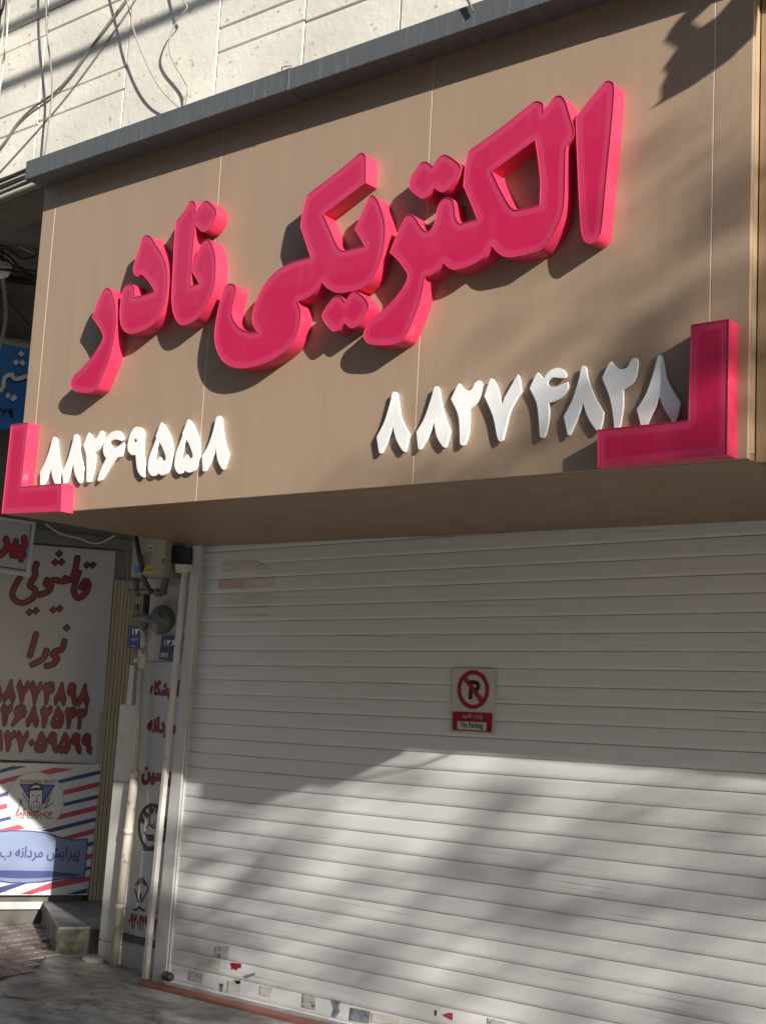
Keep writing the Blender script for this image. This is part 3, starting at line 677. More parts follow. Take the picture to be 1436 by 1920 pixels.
# stickers and torn paper on the lower slats
S7 = (280, 1700, 2.7615); SO = 0.0046
def sticker(pts, m, name='sticker', off=SO): return pprism(name, SHUT, Z(S7, pts), off, 0.001, m, shut)
sticker([(338, 208), (412, 205), (408, 272), (336, 262)], M_scrap)
sticker([(420, 292), (476, 298), (474, 322), (462, 318), (450, 334), (438, 322), (428, 330)], M_red, 'red_sticker')
sticker([(308, 272), (372, 282), (366, 348), (304, 336)], M_residue, 'sticker_residue')
sticker([(205, 336), (278, 350), (274, 398), (202, 380)], M_scrap)
sticker([(408, 386), (476, 392), (472, 470), (404, 452)], M_residue, 'sticker_residue')
sticker([(440, 380), (474, 384), (466, 405), (446, 400)], M_scrapd)
sticker([(364, 402), (382, 406), (376, 446), (368, 440)], M_scrapd)
sticker([(366, 402), (382, 404), (381, 416), (366, 414)], M_red, 'red_sticker', SO + 0.001)
sticker([(576, 412), (640, 424), (630, 470), (572, 458)], M_residue, 'sticker_residue')
sticker([(795, 452), (862, 468), (858, 536), (790, 522)], M_scrap)
sticker([(944, 482), (992, 494), (978, 520), (986, 545), (962, 580), (946, 566), (956, 530)], M_scrapd)
sticker([(1042, 526), (1144, 546), (1138, 606), (1036, 592)], M_scrapd)
sticker([(485, 362), (546, 344), (548, 356), (500, 374)], M_scrapd)
sticker([(176, 92), (228, 100), (226, 142), (176, 130)], M_residue, 'sticker_residue')
sticker([(1155, 552), (1300, 580), (1296, 612), (1150, 600)], M_residue, 'sticker_residue')
S6 = (736, 1400, 3.59)
pprism('red_sticker', SHUT, Z(S6, [(335, 1810), (370, 1795), (405, 1797), (402, 1845), (370, 1830)]), SO, 0.001, M_redp, shut)
pprism('sticker', SHUT, Z(S6, [(283, 1780), (296, 1776), (294, 1815), (286, 1815)]), SO, 0.001, M_blackp, shut)
pprism('sticker', SHUT, Z(S6, [(640, 1830), (765, 1860), (765, 1900), (640, 1880)]), SO, 0.001, M_scrap, shut)
# pale remains of a poster near the top left
S1 = (330, 1000, 4.787)
for pts, m in (([(415, 255), (700, 238), (840, 322), (410, 345)], M_residue), ([(385, 418), (605, 418), (600, 495), (380, 500)], M_respink), ([(610, 418), (872, 398), (868, 480), (610, 498)], M_residue),
               ([(400, 560), (850, 545), (848, 632), (395, 640)], M_residue), ([(412, 672), (848, 664), (846, 685), (412, 695)], M_residue), ([(412, 735), (832, 722), (830, 746), (412, 748)], M_residue)):
    pprism('poster_residue', SHUT, Z(S1, pts), SO, 0.001, m, shut)

# no-parking sheet
nps = thing('no_parking_sign', SHUT.at(887, 1372, 0.012), 'white no parking sheet with red crossed P stuck on the shutter', 'sign')
N8 = (780, 1220, 6.527)
pprism('sheet', SHUT, Z(N8, [(447, 215), (973, 225), (952, 1030), (425, 1000)]), 0.011, 0.0015, M_paper, nps)
def npc(a, b): return Z(N8, [(a, b)])[0]
cx, cy = npc(698, 480)
ring('red_ring', SHUT, cx, cy, 193 / 6.527, 238 / 6.527, 42 / 6.527, 0.0142, M_red, nps, 48)
flat('red_bar', SHUT, Z(N8, [(616, 330), (828, 610), (785, 640), (578, 358)]), 0.0150, M_red, nps)
text('letter_p', 'P', SHUT, npc(640, 598), npc(788, 368), 0.0131, M_blackp, nps, 0.035)
pb = [(455, 745), (925, 765), (936, 780), (926, 990), (910, 1004), (455, 978), (444, 962), (446, 758)]
flat('red_band', SHUT, Z(N8, pb), 0.0131, M_red, nps)
flat('white_band', SHUT, Z(N8, [(512, 865), (855, 880), (862, 890), (858, 975), (848, 984), (515, 965), (505, 955), (506, 872)]), 0.0140, M_paper, nps)
text('lettering', 'پارک نکنید', SHUT, npc(560, 838), npc(818, 782), 0.0142, M_paper, nps, 0.012, rtl=True)
text('lettering', 'No Parking', SHUT, npc(548, 962), npc(820, 886), 0.0150, M_blackp, nps, 0.014)

# threshold with worn red paint
th = tag(prism('door_threshold', [Vector((-5.36, D2 - 0.155, gz(-5.36, 4.7) - 0.02)), Vector((-1.4, D2 - 0.155, gz(-1.4, 4.7) - 0.02)), Vector((-1.4, D2 - 0.155, gz(-1.4, 4.7) + 0.016)), Vector((-5.36, D2 - 0.155, gz(-5.36, 4.7) + 0.016))], (0, -1, 0), 0.075, M_redpaint, None, 0.006),
         'worn red painted threshold strip below the roller shutter', 'threshold')
tag(prism('threshold_slab', [Vector((-5.36, D2 - 0.078, gz(-5.36, 4.7) - 0.03)), Vector((-1.4, D2 - 0.078, gz(-1.4, 4.7) - 0.03)), Vector((-1.4, D2 - 0.078, gz(-1.4, 4.7) + 0.009)), Vector((-5.36, D2 - 0.078, gz(-5.36, 4.7) + 0.009))], (0, -1, 0), 0.2, M_concrete, None, 0.004),
    'grey concrete sill between red strip and shutter bottom', 'sill')

# ------------------------------------------------------------------ narrow barber strip sign, post, pipe
STR = Plane((0, YB - 0.012, 0), (0, -1, 0))
Z4 = (180, 1260, 6.0); Z5 = (180, 1560, 6.0)
ss = thing('barber_strip_sign', STR.at(270, 1745), 'narrow tall white barber sign strip between cream pipe and white post', 'sign')
pprism('board', STR, [(264, 1240), (346, 1243), (300, 1766), (226, 1748)], 0.0, 0.011, M_panelw2, ss)
def sz(a, b, z=Z4): return (z[0] + a / z[2], z[1] + b / z[2])
for body, a, b, c, d in (('آرایشگاه', 600, 300, 945, 95), ('مردانه', 565, 722, 905, 525), ('یاسین', 508, 1262, 860, 1050)):
    text('lettering', body, STR, sz(a, b), sz(c, d), 0.003, M_red, ss, 0.03, 0.03, M_blackp, True)
ex, ey = sz(632, 1750)
ring('emblem_ring', STR, ex, ey, 27, 45, 4.0, 0.002, M_blackp, ss)
for k, (a, b) in enumerate(((500, 1640), (545, 1580), (600, 1530), (700, 1540), (745, 1620), (760, 1720), (745, 1840))):
    p = Z4; flat('emblem_stripe', STR, Z(Z4, [(a - 14, b + 20), (a + 16, b - 22), (a + 52, b + 40), (a + 26, b + 78)]), 0.0022, M_blackp, ss)
strokes('emblem_figure', STR, Z4, [[(600, 1640), (612, 1560), (660, 1540), (680, 1600)], [(605, 1640), (600, 1700), (630, 1740), (660, 1700)], [(560, 1760), (600, 1720), (640, 1760), (700, 1730)], [(540, 1800), (570, 1860), (600, 1900)], [(520, 1960), (560, 1990), (640, 1960), (600, 2010), (520, 2000)], [(640, 1960), (700, 1990), (730, 1940)]], 0.0024, M_blackp, ss, 12)
flat('emblem_shirt', STR, Z(Z4, [(570, 1830), (650, 1835), (645, 1908), (575, 1900)]), 0.0023, M_blackp, ss)
strokes('razor_emblem', STR, Z5, [[(440, 610), (518, 525), (585, 640)], [(432, 640), (478, 800)], [(585, 640), (505, 805)], [(470, 600), (518, 555), (550, 610)], [(500, 690), (500, 780)]], 0.0024, M_blackp, ss, 13)
strokes('moustache_emblem', STR, Z5, [[(424, 868), (445, 885), (485, 852), (520, 885), (548, 878)]], 0.0024, M_blackp, ss, 22)
text('lettering', '۰۹۳۰۲۳۹۴۱۲', STR, sz(362, 1085, Z5), sz(690, 975, Z5), 0.0024, M_red, ss, 0.02)
text('lettering', 'نوبت', STR, sz(600, 940, Z5), sz(700, 860, Z5), 0.0024, M_red, ss, 0.02, rtl=False)
# skirting band under the strip sign
pprism('wall_band', STR, [(228, 1751), (300, 1769), (299, 1782), (227, 1763)], 0.004, 0.015, M_cwall, shop)

post = thing('white_steel_post', SHUT.at(272, 1838, 0.06), 'slim white square steel post leaning beside the shutter rail', 'post')
pprism('tube', SHUT, [(341, 1063), (346.5, 1063), (271.5, 1838), (265, 1836)], 0.06, 0.03, M_postw, post, 0.003)
pprism('top_bracket', SHUT, [(328, 1057), (351, 1058), (350, 1072), (329, 1074)], 0.08, 0.05, M_cream, post, 0.002)
# motor housing beside rail top
mh = tag(pprism('shutter_motor_box', SHUT, [(322, 1022), (358, 1028), (356, 1058), (320, 1056)], 0.06, 0.12, M_black, None, 0.004), 'black box under the soffit at the top of the shutter rail', 'box')

PIP = Plane((0, YB - 0.055, 0), (0, -1, 0))
gp = thing('gas_pipe', PIP.at(212, 1806), 'cream painted gas pipe with valve rising beside the barber strip sign', 'pipe')
def rpx(px): return 7.05 * px / FPX
tube('lower_pipe', [PIP.at(213, 1812), PIP.at(240, 1560), PIP.at(253, 1452)], rpx(8.2), M_cream, gp, 16)
tube('pipe_collar', [PIP.at(252.4, 1460), PIP.at(254.2, 1446)], rpx(8.8), M_cream, gp, 16)
tube('upper_pipe', [PIP.at(253.5, 1450), PIP.at(263, 1255)], rpx(5.6), M_cream, gp, 14)
lathe('valve_body', PIP.at(267.5, 1238), (0.1, 0, -1), [(-0.065, 0.022), (-0.035, 0.026), (0.0, 0.03), (0.03, 0.022), (0.05, 0.019)], M_cream, gp, 16)
lathe('valve_stub', PIP.at(262, 1238, 0.02), (-0.6, -0.8, 0), [(0, 0.016), (0.03, 0.016), (0.035, 0.01)], M_cream, gp, 12)
tube('riser_pipe', [PIP.at(267.5, 1225), PIP.at(269, 1180)], rpx(5), M_cream, gp, 14)
for yy_, xx_ in ((1700, 225), (1560, 240)):
    tube('pipe_clamp', [PIP.at(xx_ + .6, yy_ - 5), PIP.at(xx_ - .6, yy_ + 5)], rpx(9.1), M_cream, gp, 16)
rg = thing('gas_regulator', PIP.at(290, 1190), 'dull grey disc-shaped gas regulator above the blue number plates', 'regulator')
rc = PIP.at(294, 1162, 0.06)
lathe('diaphragm', rc + Vector((0, 0.05, 0)), (0.25, -1, 0.05), [(0, 0.04), (0.004, 0.078), (0.018, 0.084), (0.03, 0.080), (0.048, 0.045), (0.06, 0.03), (0.085, 0.026)], M_metal, rg)
lathe('inlet_body', PIP.at(270, 1165, 0.03), (0, 0, -1), [(-0.05, 0.018), (-0.02, 0.026), (0.03, 0.028), (0.05, 0.018)], M_metal, rg, 16)
tube('bonnet', [PIP.at(250, 1160, 0.04), PIP.at(275, 1160, 0.05), PIP.at(300, 1164, 0.06)], [0.016, 0.022, 0.02], M_metal, rg, 14)
tube('spring_cap', [PIP.at(257, 1134, 0.04), PIP.at(257, 1160, 0.04)], 0.015, M_metal, rg, 14)
tube('outlet_pipe', [PIP.at(272, 1160, 0.02), PIP.at(275, 1128, 0.02), PIP.at(275, 1110, 0.02)], 0.018, M_dark, rg, 12)
mp_ = thing('meter_pipework', PIP.at(280, 1112), 'dark pipework with union nuts below the gas meter cabinet', 'pipework')
tube('cross_pipe', [PIP.at(244, 1110, 0.03), PIP.at(310, 1110, 0.03)], 0.016, M_metal, mp_, 12)
tube('left_drop', [PIP.at(255, 1084, 0.03), PIP.at(253, 1108, 0.03)], 0.021, M_metal, mp_, 12)
tube('right_drop', [PIP.at(315, 1030, 0.03), PIP.at(312, 1080, 0.03), PIP.at(306, 1108, 0.03)], 0.02, M_metal, mp_, 12)
tube('union_nut', [PIP.at(250, 1111, 0.03), PIP.at(262, 1111, 0.03)], 0.023, M_metal, mp_, 6)
tube('union_nut', [PIP.at(292, 1111, 0.03), PIP.at(303, 1111, 0.03)], 0.023, M_metal, mp_, 6)
mb = thing('meter_cabinet', PIP.at(278, 1080, 0.15), 'cream gas meter cabinet with yellow sticker under the sign soffit', 'cabinet')
pprism('cabinet_door', PIP, [(252, 1000), (312, 1006), (307, 1077), (246, 1078)], 0.16, 0.015, M_box, mb, 0.003)
pprism('cabinet_body', PIP, [(251, 1000), (313, 1006), (308, 1080), (245, 1082)], 0.144, 0.14, M_box, mb)
pprism('yellow_sticker', PIP, [(272, 1061), (288, 1060), (288, 1075), (271, 1075)], 0.1615, 0.001, M_yellow, mb)
text('sticker_lettering', 'پایدان', PIP, (272.5, 1073), (287, 1063), 0.163, M_blackp, mb, 0.01, rtl=True)
pprism('blue_sticker', PIP, [(252, 1062), (264, 1060), (264, 1075), (251, 1075)], 0.1615, 0.001, M_sblue, mb)
pprism('green_sticker', PIP, [(258, 1042), (272, 1040), (270, 1053), (257, 1053)], 0.1615, 0.001, M_green, mb)
pprism('white_sticker', PIP, [(276, 1020), (287, 1020), (290, 1033), (271, 1034)], 0.1615, 0.001, M_panelw2, mb)
text('sticker_lettering', 'گاز', PIP, (274.5, 1032), (287, 1025), 0.163, M_blackp, mb, 0.01, rtl=True)
tube('door_latch', [PIP.at(306, 1048, 0.163), PIP.at(305, 1057, 0.163)], 0.006, M_metal, mb, 8)
tag(tube('supply_cable', smooth_path([PIP.at(254, 1005, 0.19), PIP.at(262, 1045, 0.19), PIP.at(272, 1090, 0.12), PIP.at(285, 1112, 0.08)], 6), 0.014, M_cablek, None, 10), 'thick black cable hanging in front of the meter cabinet', 'cable')

def plate(label, px, num, t0, t1, extra=None):
    t = thing('house_number_plate', STR.at(*px[3]), label, 'number plate', 'blue house number plates')
    pprism('plate', STR, px, 0.012, 0.003, M_plate, t, 0.001)
    text('number', num, STR, t0, t1, 0.0125, M_white, t, 0.008)
    return t
t = plate('blue house number plate half behind the gas pipe', [(241, 1172), (270, 1174), (266, 1218), (236, 1215)], '۱۲۴', (247, 1190), (272, 1179))
text('small_lettering', 'کوچه', STR, (245, 1202), (259, 1196), 0.0125, M_white, t, 0.004, rtl=True)
text('small_lettering', 'پلاک', STR, (243, 1214), (254, 1210), 0.0125, M_white, t, 0.0, rtl=True)
t = plate('blue house number plate with a small red and white label', [(303, 1192), (336, 1195), (330, 1240), (298, 1236)], '۱۲۶', (307, 1211), (332, 1200))
pprism('label_sticker', STR, [(302, 1224), (315, 1224), (314, 1234), (301, 1233)], 0.0135, 0.001, M_panelw2, t)
text('sticker_lettering', 'کد', STR, (303, 1233), (313, 1225), 0.0145, M_red, t, 0.02, rtl=True)

# ------------------------------------------------------------------ marble pilaster, conduit, step, ribbed jamb
PIL = Plane((0, YB - 0.03, 0), (0, -1, 0))
pl = thing('marble_pilaster', PIL.at(195, 1800), 'white marble pilaster base left of the cream pipe', 'pilaster')
for (a, b) in ((0.0, 0.298), (0.30, 0.92), (0.922, 1.0)):
    def lp(t, L=((225, 1321), (182, 1800)), Rr=((258, 1322), (221, 1812))):
        return [(L[0][0] + (L[1][0] - L[0][0]) * t, L[0][1] + (L[1][1] - L[0][1]) * t), (Rr[0][0] + (Rr[1][0] - Rr[0][0]) * t, Rr[0][1] + (Rr[1][1] - Rr[0][1]) * t)]
    q = lp(a) + lp(b)[::-1]
    pprism('marble_block', PIL, q, 0.0, 0.12, M_marble, pl, 0.003)
cd = tag(pprism('perforated_strut', PIL, [(243, 1248), (252, 1248), (246, 1322), (236, 1322)], 0.02, 0.03, M_rail, None, 0.002), 'short perforated metal strut on top of the marble pilaster', 'strut')

# neighbouring wall turned towards the street
nb = thing('neighbour_wall', (-7.6, 4.3, 0), 'dark grey neighbouring wall set at an angle left of the shop', 'wall')
def obox(name, u0, u1, v0, v1, off, depth, m, parent, bev=0.0):
    return prism(name, [OBL.pt(u0, v0, off), OBL.pt(u1, v0, off), OBL.pt(u1, v1, off), OBL.pt(u0, v1, off)], OBL.n, depth, m, parent, bev)
obox('wall_core', -4.0, 0.9, -0.05, wz0 + 0.1, -0.03, 0.3, M_cwall, nb)
for (ya, yb_) in ((528, 546),):
    pprism('beam', OBL, [(-200, 500), (80, 537), (80, 552), (-200, 515)], 0.10, 0.12, M_cwall, nb, 0.004)
pprism('beam', OBL, [(-200, 600), (80, 642), (80, 654), (-200, 612)], 0.12, 0.14, M_panelw, nb, 0.004)
pprism('lintel', OBL, [(-60, 975), (260, 1015), (258, 1032), (-60, 1008)], 0.06, 0.09, M_cwall, nb, 0.004)
jb = thing('ribbed_jamb', OBL.pt(0.42, 0.15), 'beige vertically ribbed door jamb right of the carpet cleaning panel', 'door jamb')
for k in range(9):
    u = 0.275 + 0.024 * k
    obox('rib', u, u + 0.0215, 0.15, 0.70 + CAM_H, 0.012, 0.03, M_wood, jb, 0.003)
obox('backing', 0.274, 0.50, 0.15, 0.70 + CAM_H, 0.004, 0.016, M_wood, jb)

# step stone
stp = thing('stone_step', (-6.6, 5.0, 0), 'worn marble-topped stone step at the foot of the barber panel', 'step')
U = OBL.u; Nn = OBL.n
fl_ = Vector((-6.215, 4.875, 0)); bk = Vector((-7.0, 5.355, 0))
c0 = Vector((fl_.x, fl_.y, 0)); c1 = c0 + U * 0.75; c3 = Vector((bk.x, bk.y, 0)); c2 = c3 + U * 0.75
def hexa(name, ring4, z0, z1, m, parent, bev):
    v = [Vector((p.x, p.y, z0)) for p in ring4] + [Vector((p.x, p.y, z1)) for p in ring4]
    f = [(3, 2, 1, 0), (4, 5, 6, 7)] + [(i, (i + 1) % 4, (i + 1) % 4 + 4, i + 4) for i in range(4)]
    return bevel(fixn(mk(name, v, f, m, parent, at=v[0])), bev)
def rough_block(name, ring4, z0, z1, m, parent, amp):
    """A hewn block: subdivided box with an uneven surface."""
    bm = bmesh.new(); a, b, c, d = [Vector((q.x, q.y, 0)) for q in ring4]; base = wloc(parent)
    bmesh.ops.create_cube(bm, size=1.0); bmesh.ops.subdivide_edges(bm, edges=bm.edges[:], cuts=11, use_grid_fill=True)
    for v in bm.verts:
        s_, t_, h_ = v.co.x + .5, v.co.y + .5, v.co.z + .5
        q = a.lerp(b, s_).lerp(d.lerp(c, s_), t_); q.z = z0 + (z1 - z0) * h_
        k = amp if h_ < .97 else amp * .25
        v.co = q + Vector((random.uniform(-k, k), random.uniform(-k, k), random.uniform(-k, k) * .5)) - base
    me = bpy.data.meshes.new(name); bm.to_mesh(me); bm.free(); me.materials.append(m)
    for f_ in me.polygons: f_.use_smooth = True
    o = bpy.data.objects.new(name, me); COL.objects.link(o); o.parent = parent
    return o
M_step = mat('hewn_stone', (0.20, 0.185, 0.15), 0.95, 0.0, 0.35, 9.0, (1, 1, 1), 0.9, 40, (0.07, 0.065, 0.05), 7.0, 0.85, dlow=0.42, dhigh=0.66)
rough_block('step_block', [c0 - Nn * 0.004, c1 - Nn * 0.004, c2, c3], -0.05, 0.136, M_step, stp, 0.007)
hexa('step_top', [c0 + Nn * 0.004 + U * 0.0, c1 + Nn * 0.004, c2, c3], 0.134, 0.15, mat('step_marble', (0.25, 0.245, 0.24), 0.5, 0, 0.2, 3.0, (1, 1, 1), 0.2, 40, dark=(0.10, 0.095, 0.09), dscale=4, damount=0.7, dlow=0.42, dhigh=0.68), stp, 0.004)

# carpet-cleaning panel
cp = thing('carpet_cleaning_panel', OBL.pt(-0.2, 1.0), 'large white carpet cleaning panel with dark red handwriting and phone numbers', 'sign')
pprism('panel', OBL, [(-170, 1003), (217, 1033), (186, 1434), (-170, 1416)], 0.012, 0.03, M_panelw, cp, 0.002)
CZ = (0, 960, 3.838)
w1 = [[(570, 425), (545, 500), (532, 570), (560, 620), (615, 585), (638, 520), (612, 498), (580, 555)],
      [(560, 320), (535, 440), (500, 490), (460, 470)], [(500, 490), (440, 500), (400, 490), (350, 500)], [(345, 480), (330, 520), (365, 530), (370, 485)], [(370, 520), (350, 570), (280, 600)],
      [(268, 365), (250, 410), (255, 450), (228, 500), (215, 535), (255, 560), (240, 615), (170, 655), (110, 635), (90, 590), (110, 530), (150, 465)],
      [(625, 382)], [(668, 382)], [(425, 300)], [(397, 362)], [(443, 360)], [(212, 722)], [(258, 712)], [(383, 705)], [(430, 695)]]
w2 = [[(480, 835)], [(468, 920), (445, 990), (405, 1000), (378, 1030), (412, 1050), (385, 1095), (325, 1112)], [(335, 988), (312, 1055), (222, 1105)], [(262, 870), (238, 960), (212, 1045)]]
for w_ in (w1, w2):
    lo = strokes('lettering', OBL, CZ, w_, 0.0150, M_maroon, cp, 27)
    strokes('lettering_outline', OBL, CZ, w_, 0.0135, M_blackp, lo, 27, 20)
def cz(a, b): return (CZ[0] + a / CZ[2], CZ[1] + b / CZ[2])
text('phone_digits', '۸۸۷۷۴۸۹۸', OBL, cz(-75, 1368), cz(652, 1240), 0.0150, M_maroon, cp, 0.02, 0.045, M_blackp)
text('phone_digits', '۲۶۸۲۵۴۳', OBL, cz(-5, 1540), cz(630, 1412), 0.0150, M_maroon, cp, 0.02, 0.045, M_blackp)
text('phone_digits', '۱۲۷۰۵۹۵۹۹', OBL, cz(-20, 1722), cz(670, 1598), 0.0150, M_maroon, cp, 0.02, 0.045, M_blackp)
M_grey = mat('grey_border_print', (0.33, 0.30, 0.25), 0.5)
flat('border_line', OBL, Z(CZ, [(180, 1778), (705, 1805), (705, 1820), (180, 1790)]), 0.0135, M_grey, cp)
flat('border_line', OBL, Z(CZ, [(722, 1440), (738, 1440), (708, 1805), (690, 1805)]), 0.0137, M_grey, cp)

# barbershop panel
bp_ = thing('barbershop_panel', OBL.pt(-0.2, 0.19), 'striped red white and blue barbershop panel with round bearded man logo', 'sign')
BZ = (0, 1400, 5.523)
pprism('panel', OBL, Z(BZ, [(-700, 150), (1047, 190), (906, 1542), (-700, 1546)]), 0.020, 0.03, M_panelw2, bp_, 0.002)
for pts, m in (([(0, 240), (130, 203), (285, 207), (0, 278)], M_navy), ([(-300, 425), (180, 300), (245, 290), (170, 350), (-300, 475)], M_redp), ([(385, 268), (560, 222), (765, 232), (530, 290)], M_redp),
               ([(600, 350), (1043, 245), (1040, 287), (620, 385)], M_navy), ([(-300, 565), (95, 465), (90, 508), (-300, 605)], M_navy), ([(655, 458), (1033, 362), (1028, 418), (665, 505)], M_redp),
               ([(-300, 680), (70, 590), (75, 640), (-300, 740)], M_redp), ([(650, 588), (1018, 500), (1013, 540), (640, 628)], M_navy), ([(-300, 825), (105, 722), (120, 755), (-300, 862)], M_navy),
               ([(600, 710), (1008, 610), (1001, 665), (540, 775)], M_redp), ([(-300, 935), (190, 812), (260, 850), (-300, 980)], M_redp), ([(420, 875), (993, 735), (988, 777), (530, 892)], M_navy),
               ([(640, 942), (978, 850), (973, 905), (740, 965)], M_redp), ([(880, 1008), (968, 985), (964, 1025), (880, 1048)], M_navy), ([(860, 1130), (963, 1105), (958, 1162), (860, 1185)], M_redp),
               ([(860, 1258), (946, 1240), (943, 1276), (860, 1292)], M_navy), ([(-300, 1540), (-10, 1460), (130, 1425), (290, 1418), (-10, 1525), (-60, 1540)], M_navy),
               ([(210, 1530), (560, 1400), (928, 1345), (923, 1397), (540, 1475), (330, 1533)], M_redp), ([(690, 1530), (908, 1468), (903, 1518), (800, 1533)], M_navy)):
    flat('stripe', OBL, Z(BZ, pts), 0.0215, m, bp_)
pq = [(-300, 930), (-100, 888), (100, 868), (300, 870), (480, 890), (640, 940), (760, 963), (915, 955), (880, 1365), (760, 1370), (600, 1385), (450, 1410), (250, 1422), (100, 1420), (-100, 1390), (-300, 1360)]
def shrink(pts, k):
    cxm = sum(p[0] for p in pts) / len(pts); cym = sum(p[1] for p in pts) / len(pts)
    return [(a + (k if a < cxm else -k), b + (k if b < cym else -k)) for a, b in pts]
plq = flat('plaque', OBL, Z(BZ, pq), 0.0230, M_navy, bp_)
flat('plaque_field', OBL, Z(BZ, shrink(pq, 13)), 0.0242, M_plaque, plq)
flat('plaque_band', OBL, Z(BZ, [(-290, 1280), (525, 1292), (860, 1330), (760, 1350), (590, 1352), (430, 1365), (250, 1370), (80, 1365), (-290, 1320)]), 0.0252, M_navy, plq)
text('lettering', 'پیرایش مردانه ب', OBL, (BZ[0] - 8 / BZ[2], BZ[1] + 1200 / BZ[2]), (BZ[0] + 832 / BZ[2], BZ[1] + 1040 / BZ[2]), 0.0262, M_navy, plq, 0.022, rtl=True)
lx, ly = BZ[0] + 368 / BZ[2], BZ[1] + 560 / BZ[2]
lg = flat('logo_disc', OBL, disc(OBL, lx, ly, 294 / BZ[2], 297 / BZ[2]), 0.0232, M_panelw2, bp_)
ring('logo_ring', OBL, lx, ly, 296 / BZ[2], 299 / BZ[2], 0.9, 0.0240, M_grey, lg)
flat('logo_triangle', OBL, Z(BZ, [(198, 385), (578, 397), (388, 690)]), 0.0240, M_navy, lg)
flat('logo_triangle_inner', OBL, Z(BZ, [(232, 402), (542, 412), (388, 655)]), 0.0246, mat('logo_blue', (0.05, 0.11, 0.33), 0.4), lg)
flat('logo_face', OBL, Z(BZ, [(312, 455), (440, 455), (440, 580), (428, 640), (380, 672), (330, 668), (298, 630), (306, 560)]), 0.0254, M_panelw2, lg)
flat('logo_hair', OBL, Z(BZ, [(292, 470), (288, 425), (318, 392), (370, 376), (425, 388), (450, 430), (442, 470), (432, 455), (318, 462), (306, 480)]), 0.0260, M_blackp, lg)
flat('logo_hair_highlight', OBL, Z(BZ, [(310, 440), (350, 405), (400, 405), (425, 430), (370, 425)]), 0.0266, M_panelw2, lg)
strokes('logo_lines', OBL, BZ, [[(306, 470), (304, 540), (296, 620), (330, 668), (380, 672), (428, 640), (438, 560), (440, 470)], [(335, 512), (360, 508)], [(392, 508), (418, 512)], [(380, 515), (384, 555), (370, 560)], [(330, 590), (370, 570), (410, 590)], [(320, 600), (330, 650)], [(350, 600), (355, 655)], [(385, 600), (380, 655)], [(412, 600), (405, 645)],
                                [(192, 535), (240, 630)], [(236, 535), (195, 630)], [(245, 640), (262, 655), (245, 664), (238, 648)], [(186, 640), (200, 655), (185, 668), (178, 652)], [(520, 540), (450, 660)], [(555, 580), (470, 640)], [(232, 480), (300, 590)], [(545, 480), (455, 600)]], 0.0270, M_blackp, lg, 9)
def bz(a, b): return (BZ[0] + a / BZ[2], BZ[1] + b / BZ[2])
text('logo_lettering', 'BARBERSHOP', OBL, bz(160, 724), bz(546, 680), 0.0272, M_red, lg, 0.02)
text('logo_lettering', 'HAIR  SHAVE  &  TRIM', OBL, bz(165, 750), bz(545, 734), 0.0272, M_blackp, lg, 0.0)
text('logo_lettering', 'PROFESSIONAL  SERVICE', OBL, bz(208, 376), bz(570, 352), 0.0272, M_blackp, lg, 0.0)
for a_, b_ in ((1030, 215), (893, 1440), (60, 1500)):
    q_ = OBL.at(BZ[0] + a_ / BZ[2], BZ[1] + b_ / BZ[2], 0.021)
    lathe('screw', q_, OBL.n, [(0, 0.006), (0.002, 0.0055), (0.003, 0.003)], M_metal, bp_, 10)
# pale skirting under the panel
obox('panel_skirting', -4.0, 0.0, 0.10, 0.145, 0.0, 0.03, M_panelw2, nb, 0.003)

# projecting framed sign
PF = Plane(OBL.p0 + OBL.n * 0.55, (0.80, -0.60, 0)); PF.u = Vector((0.60, 0.80, 0))
fs_ = thing('framed_hanging_sign', PF.at(20, 1078), 'white framed sign with red lettering hanging below the left bracket', 'sign')
pprism('board', PF, [(-120, 952), (66, 980), (53, 1080), (-120, 1054)], 0.0, 0.03, M_panelw, fs_, 0.002)
for q in ([(61, 979), (67, 980), (54, 1081), (48, 1080)], [(-120, 1049), (53, 1075), (53, 1081), (-120, 1055)], [(-120, 951), (66, 979), (66, 984), (-120, 956)]):
    pprism('frame_bar', PF, q, 0.008, 0.045, M_rail, fs_, 0.002)
flat('border_line', PF, [(58, 984), (59.5, 984), (51, 1072), (49.5, 1072)], 0.003, M_blackp, fs_)
flat('border_line', PF, [(-120, 1044), (51, 1069), (51, 1071), (-120, 1046)], 0.003, M_blackp, fs_)
text('lettering', 'پیر', PF, (-6, 1050), (52, 1005), 0.004, M_red, fs_, 0.05, 0.04, M_blackp, True)

# blue shop sign
bs = thing('blue_shop_sign', OBL.at(20, 800, 0.1), 'blue shop sign with white lettering at the left edge behind the sign box', 'sign')
pprism('board', OBL, [(-160, 617), (70, 655), (60, 806), (-160, 786)], 0.14, 0.12, M_blue, bs, 0.003)
UZ = (0, 480, 5.65)
for pts in ([(190, 1035), (225, 1000), (262, 1035), (225, 1070)], [(135, 1125), (168, 1090), (203, 1122), (170, 1160)], [(200, 1130), (236, 1095), (272, 1130), (238, 1168)], [(55, 1480), (85, 1443), (112, 1475), (85, 1515)], [(105, 1510), (150, 1462), (186, 1500), (140, 1545)]):
    o1 = flat('lettering', OBL, Z(UZ, pts), 0.1435, M_white, bs); flat('lettering_shadow', OBL, Z(UZ, [(a - 2, b + 16) for a, b in pts]), 0.1418, M_blackp, o1)
o1 = strokes('lettering', OBL, UZ, [[(128, 1235), (140, 1285), (190, 1300), (290, 1265)], [(35, 1400), (52, 1285), (132, 1250)], [(-150, 1420), (-60, 1450), (35, 1400)]], 0.1435, M_white, bs, 44)
strokes('lettering_shadow', OBL, UZ, [[(126, 1253), (138, 1303), (188, 1318), (290, 1283)], [(40, 1420), (58, 1305), (132, 1268)]], 0.1415, M_blackp, o1, 50)
